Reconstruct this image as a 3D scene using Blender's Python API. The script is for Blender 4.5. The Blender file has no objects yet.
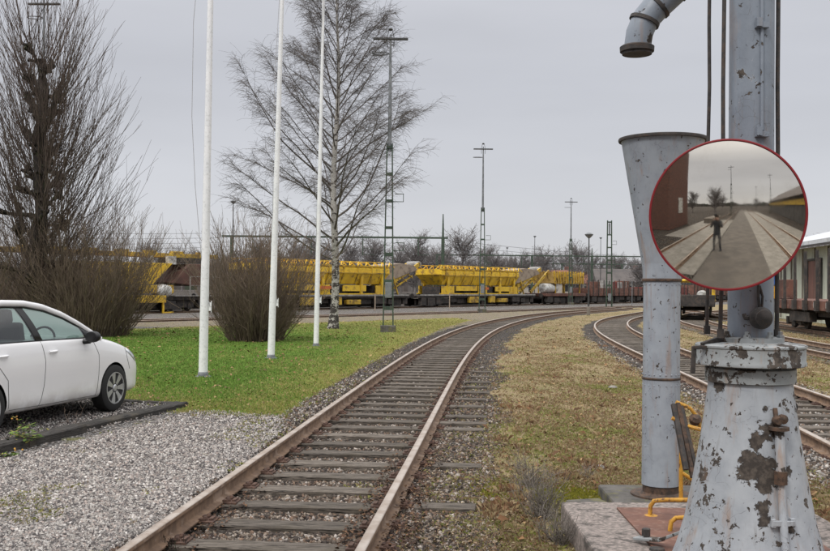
import bpy, math, random
import numpy as np
from mathutils import Vector, Matrix, noise as mnoise
from mathutils.bvhtree import BVHTree
R_ = random.Random(7)
NP = np.random.default_rng(11)
scn = bpy.context.scene
col = scn.collection
PI = math.pi
rad = math.radians

# ------------------------------------------------------------------ camera, world, sun, exposure
W0, H0, F0 = 830.0, 551.0, 975.0
CAMZ, HOR, ROLL = 1.85, 286.5, rad(0.5)
PITCH = math.atan((HOR - H0 / 2) / F0)
cam_d = bpy.data.cameras.new('camera'); cam = bpy.data.objects.new('camera', cam_d); col.objects.link(cam)
cam_d.sensor_width = 36; cam_d.lens = F0 / W0 * 36; cam_d.clip_start = 0.05; cam_d.clip_end = 6000
cam.matrix_world = Matrix.Translation((0, 0, CAMZ)) @ Matrix.Rotation(PI / 2 + PITCH, 4, 'X') @ Matrix.Rotation(ROLL, 4, 'Z')
scn.camera = cam
CM = cam.matrix_world.to_3x3()
scn.render.engine = 'CYCLES'
scn.view_settings.view_transform = 'Standard'; scn.view_settings.look = 'None'
scn.view_settings.gamma = 1; scn.view_settings.exposure = 0.14
scn.view_settings.use_curve_mapping = False

def ray(px, py):
    return CM @ Vector(((px - W0 / 2) / F0, (H0 / 2 - py) / F0, -1.0))
def G(px, py, z=0.0):            # photo pixel -> point on the level z
    d = ray(px, py); t = (z - CAMZ) / d.z
    return Vector((d.x * t, d.y * t, z))
def D(px, py, Y):                # photo pixel -> point at depth Y
    d = ray(px, py); t = Y / d.y
    return Vector((d.x * t, Y, CAMZ + d.z * t))

SUN_EL, SUN_AZ = rad(48), rad(215)
world = bpy.data.worlds.new('World'); scn.world = world; world.use_nodes = True
nt = world.node_tree; nt.nodes.clear()
def N(t, typ, **kw):
    n = t.nodes.new(typ)
    for k, v in kw.items():
        if k.startswith('i_'): n.inputs[k[2:].replace('_', ' ')].default_value = v
        else: setattr(n, k, v)
    return n
def lk(t, a, b): t.links.new(a, b)
out = N(nt, 'ShaderNodeOutputWorld'); bgn = N(nt, 'ShaderNodeBackground'); lk(nt, bgn.outputs[0], out.inputs[0])
sky = N(nt, 'ShaderNodeTexSky', sky_type='NISHITA'); sky.sun_disc = False
sky.sun_elevation = SUN_EL; sky.sun_rotation = SUN_AZ
tc = N(nt, 'ShaderNodeTexCoord'); sep = N(nt, 'ShaderNodeSeparateXYZ'); lk(nt, tc.outputs['Generated'], sep.inputs[0])
rampL = N(nt, 'ShaderNodeMapRange'); rampL.inputs[1].default_value = -0.02; rampL.inputs[2].default_value = 1
rampL.inputs[3].default_value = 0.0; rampL.inputs[4].default_value = 1.0; lk(nt, sep.outputs[2], rampL.inputs[0])
cr = N(nt, 'ShaderNodeValToRGB'); lk(nt, rampL.outputs[0], cr.inputs[0])
e = cr.color_ramp.elements                                   # an overcast deck: three times brighter overhead than at the horizon
e[0].position = 0; e[0].color = (6.2, 6.25, 6.45, 1); e[1].position = 1; e[1].color = (18.5, 18.3, 18.2, 1)
for p, c in ((0.10, (5.7, 5.8, 6.15)), (0.22, (5.3, 5.42, 5.85)), (0.34, (5.4, 5.5, 5.9)), (0.6, (12.5, 12.4, 12.4))):
    q = e.new(p); q.color = (*c, 1)
mp = N(nt, 'ShaderNodeMapping'); mp.inputs['Scale'].default_value = (1.2, 1.2, 6.0); lk(nt, tc.outputs['Generated'], mp.inputs[0])
nz = N(nt, 'ShaderNodeTexNoise', i_Scale=1.6, i_Detail=4.0, i_Roughness=0.5); lk(nt, mp.outputs[0], nz.inputs['Vector'])
mr = N(nt, 'ShaderNodeMapRange'); mr.inputs[1].default_value = .3; mr.inputs[2].default_value = .7; mr.inputs[3].default_value = .93; mr.inputs[4].default_value = 1.07
lk(nt, nz.outputs[0], mr.inputs[0])
mul = N(nt, 'ShaderNodeMix', data_type='RGBA', blend_type='MULTIPLY'); mul.inputs[0].default_value = 1
lk(nt, cr.outputs[0], mul.inputs[6]); lk(nt, mr.outputs[0], mul.inputs[7])
mixs = N(nt, 'ShaderNodeMix', data_type='RGBA'); mixs.inputs[0].default_value = 0.04
lk(nt, mul.outputs[2], mixs.inputs[6]); lk(nt, sky.outputs[0], mixs.inputs[7])
lk(nt, mixs.outputs[2], bgn.inputs[0]); bgn.inputs[1].default_value = 0.1
sl = bpy.data.lights.new('sun', 'SUN'); sl.energy = 1.5; sl.angle = rad(12); sl.color = (1, .965, .92)
sun = bpy.data.objects.new('sun', sl); col.objects.link(sun)
sd = Vector((math.sin(SUN_AZ) * math.cos(SUN_EL), math.cos(SUN_AZ) * math.cos(SUN_EL), math.sin(SUN_EL)))
sun.rotation_euler = sd.to_track_quat('Z', 'Y').to_euler(); sun.location = (0, -10, 30)

# ------------------------------------------------------------------ materials
def s2l(c):
    return tuple((x / 255 / 12.92 if x / 255 <= .04045 else ((x / 255 + .055) / 1.055) ** 2.4) for x in c)
MATS = {}
def base(name):
    m = bpy.data.materials.new(name); m.use_nodes = True; t = m.node_tree
    return m, t, t.nodes['Principled BSDF']
def mix(t, fac, a, b, blend='MIX'):
    n = N(t, 'ShaderNodeMix', data_type='RGBA', blend_type=blend)
    for i, v in ((0, fac), (6, a), (7, b)):
        if isinstance(v, (int, float)): n.inputs[i].default_value = v if i == 0 else (v, v, v, 1)
        elif isinstance(v, (tuple, list)): n.inputs[i].default_value = (*v[:3], 1)
        else: lk(t, v, n.inputs[i])
    return n.outputs[2]
def math_(t, op, a, b=None, c=None, clamp=False):
    n = N(t, 'ShaderNodeMath', operation=op); n.use_clamp = clamp
    for i, v in enumerate((a, b, c)):
        if v is None: continue
        if isinstance(v, (int, float)): n.inputs[i].default_value = v
        else: lk(t, v, n.inputs[i])
    return n.outputs[0]
def rng(t, v, a, b, c=0.0, d=1.0, smooth=True):
    n = N(t, 'ShaderNodeMapRange'); n.interpolation_type = 'SMOOTHSTEP' if smooth else 'LINEAR'
    lk(t, v, n.inputs[0])
    for i, x in enumerate((a, b, c, d)): n.inputs[i + 1].default_value = x
    return n.outputs[0]
def coords(t, kind='Object', scale=(1, 1, 1)):
    c = N(t, 'ShaderNodeTexCoord'); m = N(t, 'ShaderNodeMapping'); m.inputs['Scale'].default_value = scale
    lk(t, c.outputs[kind], m.inputs[0]); return m.outputs[0]
def noise(t, vec, scale, detail=5.0, rough=.6, dist=0.0):
    n = N(t, 'ShaderNodeTexNoise'); n.inputs['Scale'].default_value = scale; n.inputs['Detail'].default_value = detail
    n.inputs['Roughness'].default_value = rough; n.inputs['Distortion'].default_value = dist
    if vec: lk(t, vec, n.inputs['Vector'])
    return n.outputs[0]
def bump(t, b, h, strength=.3, dist=.01):
    n = N(t, 'ShaderNodeBump'); n.inputs['Strength'].default_value = strength; n.inputs['Distance'].default_value = dist
    lk(t, h, n.inputs['Height']); lk(t, n.outputs[0], b.inputs['Normal'])
def worn(name, c1, c2, scale=8, rough=.7, metal=0.0, grime=None, gfac=.6, gscale=14, gth=(.52, .62), spread=(.35, .65), bmp=.2, bd=.004,
         stretch=(1, 1, 1), rnd=0.0, spec=.5):
    m, t, b = base(name); v = coords(t, 'Object', stretch)
    n1 = noise(t, v, scale); c = mix(t, rng(t, n1, *spread), c1, c2)
    if grime:
        n2 = noise(t, v, gscale, 8, .65); c = mix(t, math_(t, 'MULTIPLY', rng(t, n2, *gth), gfac), c, grime)
    if rnd:
        oi = N(t, 'ShaderNodeObjectInfo'); c = mix(t, 1, c, rng(t, oi.outputs['Random'], 0, 1, 1 - rnd, 1 + rnd, False), 'MULTIPLY')
    lk(t, c, b.inputs['Base Color']); b.inputs['Roughness'].default_value = rough; b.inputs['Metallic'].default_value = metal
    b.inputs['Specular IOR Level'].default_value = spec
    if bmp: bump(t, b, noise(t, v, scale * 3, 8, .7), bmp, bd)
    MATS[name] = m; return m
def attrmat(name, rough=.8, spec=.3, mulnoise=None, bmp=0):
    m, t, b = base(name); a = N(t, 'ShaderNodeAttribute'); a.attribute_name = 'Col'; c = a.outputs[0]
    if mulnoise:
        v = coords(t, 'Object'); c = mix(t, 1, c, rng(t, noise(t, v, mulnoise[0]), .3, .7, mulnoise[1], mulnoise[2]), 'MULTIPLY')
        if bmp: bump(t, b, noise(t, v, mulnoise[0] * 2, 6, .7), bmp, .003)
    lk(t, c, b.inputs['Base Color']); b.inputs['Roughness'].default_value = rough; b.inputs['Specular IOR Level'].default_value = spec
    MATS[name] = m; return m
M = MATS
attrmat('stone', .9, .2, (60, .8, 1.2)); attrmat('blade', .7, .25); attrmat('leaf', .75, .2)
# rails and sleepers
worn('rail_top', (.56, .49, .43), (.42, .34, .28), 5, .42, .5, (.26, .15, .09), .6, 9, (.55, .75), bmp=.05)
worn('rail_rust', (.235, .15, .095), (.14, .088, .058), 9, .85, 0, (.34, .25, .19), .6, 5, bmp=.4, bd=.003)
worn('plate_rust', (.06, .033, .025), (.13, .075, .055), 20, .9, 0, (.04, .025, .02), .8, 40, bmp=.6, bd=.004)
def wood(name, a, b_, dark, rnd=.25):
    m, t, b = base(name); v = coords(t, 'Object', (1.3, 22, 22)); v2 = coords(t, 'Object', (1, 1, 1))
    g = noise(t, v, 3, 8, .7, .3); c = mix(t, rng(t, g, .38, .62), a, b_)
    c = mix(t, rng(t, noise(t, v, 6, 4, .6), .56, .62), c, dark)
    oi = N(t, 'ShaderNodeObjectInfo'); c = mix(t, 1, c, rng(t, oi.outputs['Random'], 0, 1, 1 - rnd, 1 + rnd, False), 'MULTIPLY')
    c = mix(t, rng(t, noise(t, v2, 3, 4), .5, .68, 0, .55), c, (.10, .085, .065))
    lk(t, c, b.inputs['Base Color']); b.inputs['Roughness'].default_value = .85; b.inputs['Specular IOR Level'].default_value = .25
    bump(t, b, g, .8, .012); MATS[name] = m
wood('sleeper_wood', (.20, .172, .145), (.075, .063, .053), (.014, .012, .011))
wood('kerb_timber', (.035, .032, .03), (.075, .07, .065), (.012, .011, .01), .1)
# peeling grey paint of the water crane
def peel(name, paint, paint2, spots, th=(.60, .615), streak=.35, small=(.64, .65)):
    m, t, b = base(name); v = coords(t, 'Object'); vs = coords(t, 'Object', (1, 1, .12))
    n1 = noise(t, v, 6, 4); c = mix(t, rng(t, n1, .3, .7), paint, paint2)
    st = noise(t, vs, 11, 5, .6); c = mix(t, rng(t, st, .54, .74, 0, streak), c, (.33, .19, .10))
    st2 = noise(t, vs, 30, 5, .6); c = mix(t, rng(t, st2, .56, .76, 0, .4), c, (.14, .125, .115))
    big = noise(t, v, 5.5, 9, .68, .2); mask = rng(t, big, *th)
    sm = noise(t, v, 19, 7, .6, .3); mask = math_(t, 'MAXIMUM', mask, rng(t, sm, *small))
    tcn = N(t, 'ShaderNodeTexCoord')
    for (x, y, z, r) in spots:                              # the big flaked patches, where the paint has come off
        d = N(t, 'ShaderNodeVectorMath', operation='DISTANCE'); lk(t, tcn.outputs['Object'], d.inputs[0]); d.inputs[1].default_value = (x, y, z)
        w = math_(t, 'ADD', d.outputs['Value'], math_(t, 'MULTIPLY', math_(t, 'SUBTRACT', noise(t, v, 11, 8, .72), .5), .05 + r * 3.4))
        mask = math_(t, 'MAXIMUM', mask, rng(t, w, r + .003, r - .003))
    crk = N(t, 'ShaderNodeTexVoronoi', feature='DISTANCE_TO_EDGE'); crk.inputs['Scale'].default_value = 17
    wv = N(t, 'ShaderNodeMix', data_type='RGBA'); wv.inputs[0].default_value = .12; lk(t, v, wv.inputs[6])
    nc = N(t, 'ShaderNodeTexNoise'); nc.inputs['Scale'].default_value = 7; lk(t, v, nc.inputs['Vector']); lk(t, nc.outputs[1], wv.inputs[7])
    lk(t, wv.outputs[2], crk.inputs['Vector'])
    ck = math_(t, 'MULTIPLY', rng(t, crk.outputs['Distance'], .018, 0), rng(t, n1, .5, .62))
    c = mix(t, math_(t, 'MULTIPLY', ck, .7), c, (.08, .07, .065))
    pc = mix(t, rng(t, noise(t, v, 28, 6), .4, .6), (.045, .037, .032), (.10, .082, .068))
    c = mix(t, mask, c, pc); edge = math_(t, 'MULTIPLY', rng(t, big, th[0] - .012, th[0]), math_(t, 'SUBTRACT', 1.0, mask)); c = mix(t, math_(t, 'MULTIPLY', edge, .55), c, (.62, .63, .64)); runs = noise(t, coords(t, 'Object', (1, 1, .07)), 16, 6, .7); c = mix(t, math_(t, 'MULTIPLY', rng(t, runs, .55, .7, 0, .45), rng(t, noise(t, v, 2.2, 3), .45, .6)), c, (.26, .15, .085)); lk(t, c, b.inputs['Base Color'])  # paler rim round the flakes is an edge highlight painted into the colour
    lk(t, rng(t, mask, 0, 1, .48, .9), b.inputs['Roughness'])
    h = math_(t, 'SUBTRACT', math_(t, 'MULTIPLY', noise(t, v, 30, 5), .25), mask)
    bump(t, b, h, .9, .006); MATS[name] = m
PA, PB = (.42, .445, .475), (.33, .355, .39)
# shared plain looks
worn('concrete', (.34, .285, .26), (.16, .14, .125), 30, .9, 0, (.05, .045, .04), .8, 9, (.5, .64), bmp=.6, bd=.006)
worn('dark_stone', (.13, .12, .11), (.07, .065, .06), 6, .9, 0, (.17, .16, .05), .6, 5, (.5, .65), bmp=.5, bd=.006)
worn('rust_plate', (.20, .095, .065), (.13, .062, .045), 4, .75, 0, (.30, .20, .15), .6, 18, (.5, .7), bmp=.15)
worn('dark_iron', (.035, .033, .032), (.07, .06, .055), 20, .7, .1, (.10, .06, .04), .5, 25, bmp=.3)
worn('yellow_bar', (.62, .33, .04), (.45, .22, .03), 15, .55, 0, (.10, .05, .03), .8, 30, (.55, .62), bmp=.2)
worn('grease_brown', (.12, .07, .045), (.05, .036, .028), 18, .75, 0, (.03, .02, .015), .8, 30, bmp=.3)
worn('white_pole', (.86, .86, .87), (.78, .79, .81), 3, .35, 0, (.45, .46, .45), .35, 20, bmp=0)
worn('rope', (.42, .42, .43), (.33, .33, .34), 30, .8, bmp=0)
worn('mast_green', (.05, .085, .055), (.03, .05, .036), 5, .6, 0, (.11, .085, .06), .5, 12, bmp=.1)
worn('mast_grey', (.23, .24, .25), (.15, .16, .17), 5, .6, .2, bmp=0)
worn('lamp_dark', (.045, .045, .045), (.08, .08, .08), 8, .5, .2, bmp=0)
worn('wagon_yellow', (.80, .53, .03), (.66, .41, .03), 1.2, .5, 0, (.20, .11, .04), .8, 2.2, (.50, .66), bmp=.1, rnd=.06)
worn('wagon_yellow_worn', (.62, .41, .04), (.46, .29, .03), 1.6, .6, 0, (.12, .07, .03), .8, 3, (.48, .6), bmp=.1)
worn('load_tan', (.62, .42, .14), (.46, .29, .09), 1.6, .6, 0, (.12, .07, .03), .8, 3, (.5, .64), bmp=.1)
worn('hood_beige', (.36, .29, .22), (.28, .22, .17), 1.5, .8, 0, (.12, .09, .07), .6, 3, bmp=.2)
worn('underframe', (.028, .026, .025), (.06, .05, .045), 3, .8, 0, (.10, .07, .05), .5, 6, bmp=.3)
worn('deck_grey', (.36, .35, .33), (.22, .21, .2), 3, .7, 0, (.1, .08, .06), .6, 5, bmp=.1)
worn('rust_brown', (.19, .085, .06), (.10, .05, .04), 2, .8, 0, (.30, .22, .18), .55, 5, (.55, .65), bmp=.3)
worn('maroon', (.19, .04, .035), (.12, .03, .025), 2, .7, 0, (.25, .18, .14), .4, 5, bmp=.1)
worn('hood_brown', (.13, .06, .045), (.09, .045, .035), 2, .75, 0, bmp=.2)
worn('tank_white', (.62, .62, .60), (.45, .45, .43), 2, .5, 0, (.2, .15, .1), .5, 4, bmp=.1)
worn('orange_mark', (.62, .16, .03), (.52, .13, .03), 4, .6, bmp=0)
worn('blue_paint', (.05, .12, .35), (.04, .09, .25), 4, .6, bmp=0)
worn('bark_dark', (.038, .030, .025), (.022, .018, .016), 6, .95, 0, (.05, .06, .02), .5, 4, bmp=.8, bd=.03)
worn('twig_brown', (.12, .088, .072), (.08, .058, .048), 3, .9, bmp=0)
worn('twig_shrub', (.21, .155, .115), (.125, .092, .07), 2.5, .9, bmp=0)
worn('twig_grey', (.15, .13, .12), (.10, .085, .08), 3, .9, bmp=0)
worn('twig_far', (.21, .19, .185), (.15, .135, .13), 1, .95, bmp=0)
def birch():
    m, t, b = base('birch_bark'); v = coords(t, 'Object'); vh = coords(t, 'Object', (1.6, 1.6, 2.6))
    n = noise(t, vh, 2.6, 6, .65, .4); g = N(t, 'ShaderNodeSeparateXYZ'); lk(t, v, g.inputs[0])
    low = rng(t, g.outputs[2], 0.2, 5.5, .46, .60, False)
    k = N(t, 'ShaderNodeMath', operation='GREATER_THAN'); lk(t, n, k.inputs[0]); lk(t, low, k.inputs[1])
    dark = mix(t, rng(t, noise(t, v, 8), .3, .7), (.035, .03, .028), (.07, .06, .055))
    white = mix(t, rng(t, noise(t, vh, 9), .3, .7), (.50, .48, .45), (.34, .32, .30))
    c = mix(t, k.outputs[0], white, dark); lk(t, c, b.inputs['Base Color']); b.inputs['Roughness'].default_value = .85
    bump(t, b, n, .6, .03); M['birch_bark'] = m
birch()
worn('shed_wall', (.60, .63, .53), (.47, .50, .42), .8, .85, 0, (.25, .24, .2), .5, 2.5, (.5, .66), stretch=(1, 1, .35), bmp=.05)
worn('shed_roof', (.66, .68, .70), (.55, .57, .60), 1, .5, 0, (.3, .3, .3), .4, 3, bmp=0)
worn('shed_door', (.20, .095, .075), (.15, .07, .055), 2, .7, 0, stretch=(1, 1, .2), bmp=.1)
worn('wood_grey', (.25, .22, .19), (.16, .14, .12), 4, .85, bmp=.2, stretch=(1, 1, .2))
worn('house_roof', (.26, .11, .07), (.19, .08, .055), .6, .85, bmp=0)
worn('house_roof_grey', (.115, .10, .095), (.085, .075, .072), .6, .85, bmp=0)
worn('house_wall', (.52, .48, .42), (.42, .38, .33), .6, .9, bmp=0)
worn('window_dark', (.03, .035, .04), (.05, .055, .06), 2, .15, bmp=0)
worn('dark_wall', (.05, .047, .045), (.08, .075, .07), 1, .8, bmp=0)
worn('asphalt', (.135, .12, .105), (.095, .086, .078), 1.5, .9, 0, (.13, .12, .11), .5, 60, bmp=.3)
worn('panel_concrete', (.28, .265, .24), (.20, .19, .17), 2, .85, 0, (.12, .11, .1), .5, 10, bmp=.2)
# person
worn('jacket_dark', (.025, .027, .032), (.04, .042, .048), 12, .8, bmp=.3)
worn('trousers_dark', (.02, .022, .03), (.032, .034, .042), 12, .85, bmp=.3)
worn('skin', (.52, .33, .25), (.47, .29, .22), 10, .5, bmp=0)
worn('hair_brown', (.05, .032, .02), (.03, .02, .014), 30, .7, bmp=.4)
worn('black_plastic', (.012, .012, .013), (.02, .02, .021), 20, .45, bmp=0)
# car
def plain(name, c, rough=.4, metal=0, coat=0, trans=0, spec=.5):
    m, t, b = base(name); v = coords(t); cc = mix(t, rng(t, noise(t, v, 3, 4), .3, .7), c, tuple(x * .93 for x in c)); lk(t, cc, b.inputs['Base Color'])
    b.inputs['Roughness'].default_value = rough; b.inputs['Metallic'].default_value = metal; b.inputs['Coat Weight'].default_value = coat
    b.inputs['Coat Roughness'].default_value = .04; b.inputs['Specular IOR Level'].default_value = spec
    if trans: b.inputs['Transmission Weight'].default_value = trans
    MATS[name] = m; return m
def carpaint():
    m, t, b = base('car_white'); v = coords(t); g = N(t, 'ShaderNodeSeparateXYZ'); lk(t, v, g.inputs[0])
    d = rng(t, g.outputs[2], .55, .2, 0, .55); d = math_(t, 'MULTIPLY', d, rng(t, noise(t, v, 5, 6), .3, .65))  # darkens towards the sill: the sill shadow is put into the paint colour
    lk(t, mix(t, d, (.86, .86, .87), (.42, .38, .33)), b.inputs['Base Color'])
    b.inputs['Roughness'].default_value = .35; b.inputs['Coat Weight'].default_value = .8; b.inputs['Coat Roughness'].default_value = .05; MATS['car_white'] = m
carpaint()
plain('car_trim', (.012, .012, .013), .45); plain('seam', (.10, .10, .10), .6); plain('tyre', (.018, .018, .018), .8)
plain('alloy', (.55, .56, .58), .35, .6); plain('seat_cloth', (.09, .09, .095), .9); plain('lamp_clear', (.55, .58, .6), .08, .3)
def glassmat():
    m, t, b = base('car_glass'); t.nodes.remove(b); o = t.nodes['Material Output']
    tr = N(t, 'ShaderNodeBsdfTransparent'); tr.inputs[0].default_value = (.62, .74, .70, 1)
    gl = N(t, 'ShaderNodeBsdfGlossy'); gl.inputs['Roughness'].default_value = .02; fr = N(t, 'ShaderNodeFresnel', i_IOR=1.55)
    f2 = math_(t, 'ADD', math_(t, 'MULTIPLY', fr.outputs[0], 1.2), .06, clamp=True)
    mx = N(t, 'ShaderNodeMixShader'); lk(t, f2, mx.inputs[0]); lk(t, tr.outputs[0], mx.inputs[1]); lk(t, gl.outputs[0], mx.inputs[2]); lk(t, mx.outputs[0], o.inputs[0])
    MATS['car_glass'] = m
glassmat()
def mirrormat():
    m, t, b = base('mirror_glass'); v = coords(t); n = noise(t, v, 6, 8, .7)
    lk(t, mix(t, rng(t, n, .5, .7, 0, .12), (.76, .71, .63), (.44, .38, .30)), b.inputs['Base Color']); b.inputs['Metallic'].default_value = 1
    lk(t, rng(t, n, .4, .75, .02, .09), b.inputs['Roughness']); MATS['mirror_glass'] = m
mirrormat()
plain('mirror_rim', (.24, .012, .018), .45)
def brick():
    m, t, b = base('brick_wall'); c = N(t, 'ShaderNodeTexCoord'); sp = N(t, 'ShaderNodeSeparateXYZ'); lk(t, c.outputs['Object'], sp.inputs[0])
    cb = N(t, 'ShaderNodeCombineXYZ'); lk(t, math_(t, 'ADD', sp.outputs[0], sp.outputs[1]), cb.inputs[0]); lk(t, sp.outputs[2], cb.inputs[1])
    br = N(t, 'ShaderNodeTexBrick'); br.inputs['Scale'].default_value = 4; lk(t, cb.outputs[0], br.inputs['Vector'])
    br.inputs['Color1'].default_value = (.17, .07, .05, 1); br.inputs['Color2'].default_value = (.085, .042, .035, 1); br.inputs['Mortar'].default_value = (.16, .12, .10, 1)
    lk(t, br.outputs[0], b.inputs['Base Color']); b.inputs['Roughness'].default_value = .9; MATS['brick_wall'] = m
brick()

# ------------------------------------------------------------------ geometry helpers
def smoothmesh(me, ang=35):
    me.shade_smooth(); me.set_sharp_from_angle(angle=rad(ang))
def link(name, me, parent=None, mats=()):
    o = bpy.data.objects.new(name, me); col.objects.link(o)
    for m in mats: me.materials.append(M[m])
    if parent: o.parent = parent
    return o
def tag(o, label=None, cat=None, group=None, kind=None):
    if label: o['label'] = label
    if cat: o['category'] = cat
    if group: o['group'] = group
    if kind: o['kind'] = kind
    return o
def thing(name, label, cat, loc=(0, 0, 0), rz=0, group=None):
    o = bpy.data.objects.new(name, None); col.objects.link(o); o.location = loc; o.rotation_euler = (0, 0, rz); o.empty_display_size = .3
    return tag(o, label, cat, group)
class MB:
    def __init__(s): s.v = []; s.f = []; s.mi = []
    def add(s, vs, fs, mi=0):
        k = len(s.v); s.v += [tuple(v) for v in vs]; s.f += [tuple(i + k for i in f) for f in fs]; s.mi += [mi] * len(fs); return s
    def box(s, c, size, rot=None, mi=0, taper=1.0):
        x, y, z = (q / 2 for q in size); vs = []
        for dz, k in ((-z, 1), (z, taper)):
            for dx, dy in ((-x, -y), (x, -y), (x, y), (-x, y)): vs.append(Vector((dx * k, dy * k, dz)))
        if rot is not None: vs = [rot @ v for v in vs]
        c = Vector(c); return s.add([v + c for v in vs], [(0, 3, 2, 1), (4, 5, 6, 7), (0, 1, 5, 4), (1, 2, 6, 5), (2, 3, 7, 6), (3, 0, 4, 7)], mi)
    def bar(s, a, b, w, h=None, mi=0, up=(0, 0, 1)):     # rectangular bar between two points
        a = Vector(a); b = Vector(b); h = h or w; d = (b - a); L = d.length; d.normalize(); u = Vector(up)
        if abs(d.dot(u)) > .98: u = Vector((0, 1, 0))
        r = d.cross(u).normalized(); u = r.cross(d).normalized(); m = Matrix((r, d, u)).transposed()
        return s.box((a + b) / 2, (w, L, h), m, mi)
    def tube(s, pts, r, n=8, mi=0, cap=True):
        pts = [Vector(p) for p in pts]; k = len(pts); rs = r if isinstance(r, (list, tuple)) else [r] * k
        t0 = (pts[1] - pts[0]).normalized(); u = t0.orthogonal().normalized(); vs = []
        for i, p in enumerate(pts):
            t = ((pts[min(i + 1, k - 1)] - p).normalized() + (p - pts[max(i - 1, 0)]).normalized())
            t = t.normalized() if t.length > 1e-6 else t0
            u = (u - t * u.dot(t)).normalized(); w = t.cross(u)
            for j in range(n):
                a = 2 * PI * j / n; vs.append(p + (u * math.cos(a) + w * math.sin(a)) * rs[i])
        fs = [(i * n + j, i * n + (j + 1) % n, (i + 1) * n + (j + 1) % n, (i + 1) * n + j) for i in range(k - 1) for j in range(n)]
        if cap: fs += [tuple(range(n - 1, -1, -1)), tuple((k - 1) * n + j for j in range(n))]
        return s.add(vs, fs, mi)
    def lathe(s, prof, c=(0, 0, 0), n=32, mi=0, rot=None, cap=True):
        c = Vector(c); vs = []
        for r, z in prof:
            for j in range(n):
                a = 2 * PI * j / n; v = Vector((r * math.cos(a), r * math.sin(a), z)); vs.append((rot @ v if rot is not None else v) + c)
        k = len(prof); fs = [(i * n + j, i * n + (j + 1) % n, (i + 1) * n + (j + 1) % n, (i + 1) * n + j) for i in range(k - 1) for j in range(n)]
        if cap: fs += [tuple(range(n - 1, -1, -1)), tuple((k - 1) * n + j for j in range(n))]
        return s.add(vs, fs, mi)
    def prism(s, poly, y0, y1, mi=0):                    # polygon in x-z, extruded along y
        n = len(poly); vs = [(x, y0, z) for x, z in poly] + [(x, y1, z) for x, z in poly]
        return s.add(vs, [tuple(range(n)), tuple(range(2 * n - 1, n - 1, -1))] + [(i, i + n, (i + 1) % n + n, (i + 1) % n) for i in range(n)], mi)
    def mesh(s, name, smooth=None):
        me = bpy.data.meshes.new(name); me.from_pydata(s.v, [], s.f); me.polygons.foreach_set('material_index', s.mi); me.validate(); me.update()
        import bmesh
        bm = bmesh.new(); bm.from_mesh(me); bmesh.ops.recalc_face_normals(bm, faces=bm.faces); bm.to_mesh(me); bm.free()
        if smooth: smoothmesh(me, smooth)
        return me
    def obj(s, name, mats, parent=None, smooth=None, bevel=0):
        if isinstance(mats, str): mats = (mats,)
        o = link(name, s.mesh(name, smooth), parent, mats)
        if bevel:
            b = o.modifiers.new('bevel', 'BEVEL'); b.width = bevel; b.segments = 2; b.limit_method = 'ANGLE'
        return o
def npmesh(name, V, F, C=None, smooth=False):            # V (n,3), F (m,k), C per-vertex colour
    me = bpy.data.meshes.new(name); m, k = F.shape
    me.vertices.add(len(V)); me.vertices.foreach_set('co', V.astype(np.float32).ravel())
    me.loops.add(m * k); me.loops.foreach_set('vertex_index', F.astype(np.int32).ravel())
    me.polygons.add(m); me.polygons.foreach_set('loop_start', np.arange(m, dtype=np.int32) * k)
    me.polygons.foreach_set('loop_total', np.full(m, k, dtype=np.int32)); me.update(calc_edges=True)
    if C is not None:
        a = me.color_attributes.new('Col', 'FLOAT_COLOR', 'POINT')
        a.data.foreach_set('color', np.c_[C, np.ones(len(C))].astype(np.float32).ravel())
    if smooth: me.shade_smooth()
    return me
class Segs:                                              # tapered twigs collected as segments, meshed in one go
    def __init__(s): s.a = []; s.b = []; s.r = []
    def path(s, pts, r0, r1):
        k = len(pts) - 1
        for i in range(k):
            s.a.append(tuple(pts[i])); s.b.append(tuple(pts[i + 1])); s.r.append((r0 + (r1 - r0) * i / k, r0 + (r1 - r0) * (i + 1) / k))
    def mesh(s, name, n=3):
        A = np.array(s.a); B = np.array(s.b); R = np.array(s.r); d = B - A; d /= np.linalg.norm(d, axis=1)[:, None] + 1e-9
        h = np.where(np.abs(d[:, 2:3]) > .9, np.array([[1., 0, 0]]), np.array([[0, 0, 1.]])); u = np.cross(d, h); u /= np.linalg.norm(u, axis=1)[:, None]
        w = np.cross(d, u); k = len(A); V = np.zeros((k, 2 * n, 3))
        for j in range(n):
            o = u * math.cos(2 * PI * j / n) + w * math.sin(2 * PI * j / n)
            V[:, j] = A + o * R[:, :1]; V[:, n + j] = B + o * R[:, 1:]
        F = np.array([(j, (j + 1) % n, n + (j + 1) % n, n + j) for j in range(n)])
        return npmesh(name, V.reshape(-1, 3), (F[None] + (np.arange(k) * 2 * n)[:, None, None]).reshape(-1, 4))
def copy_tree(o, parent=None):
    c = o.copy(); col.objects.link(c)
    if parent: c.parent = parent
    for ch in list(o.children): copy_tree(ch, c)
    return c

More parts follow.
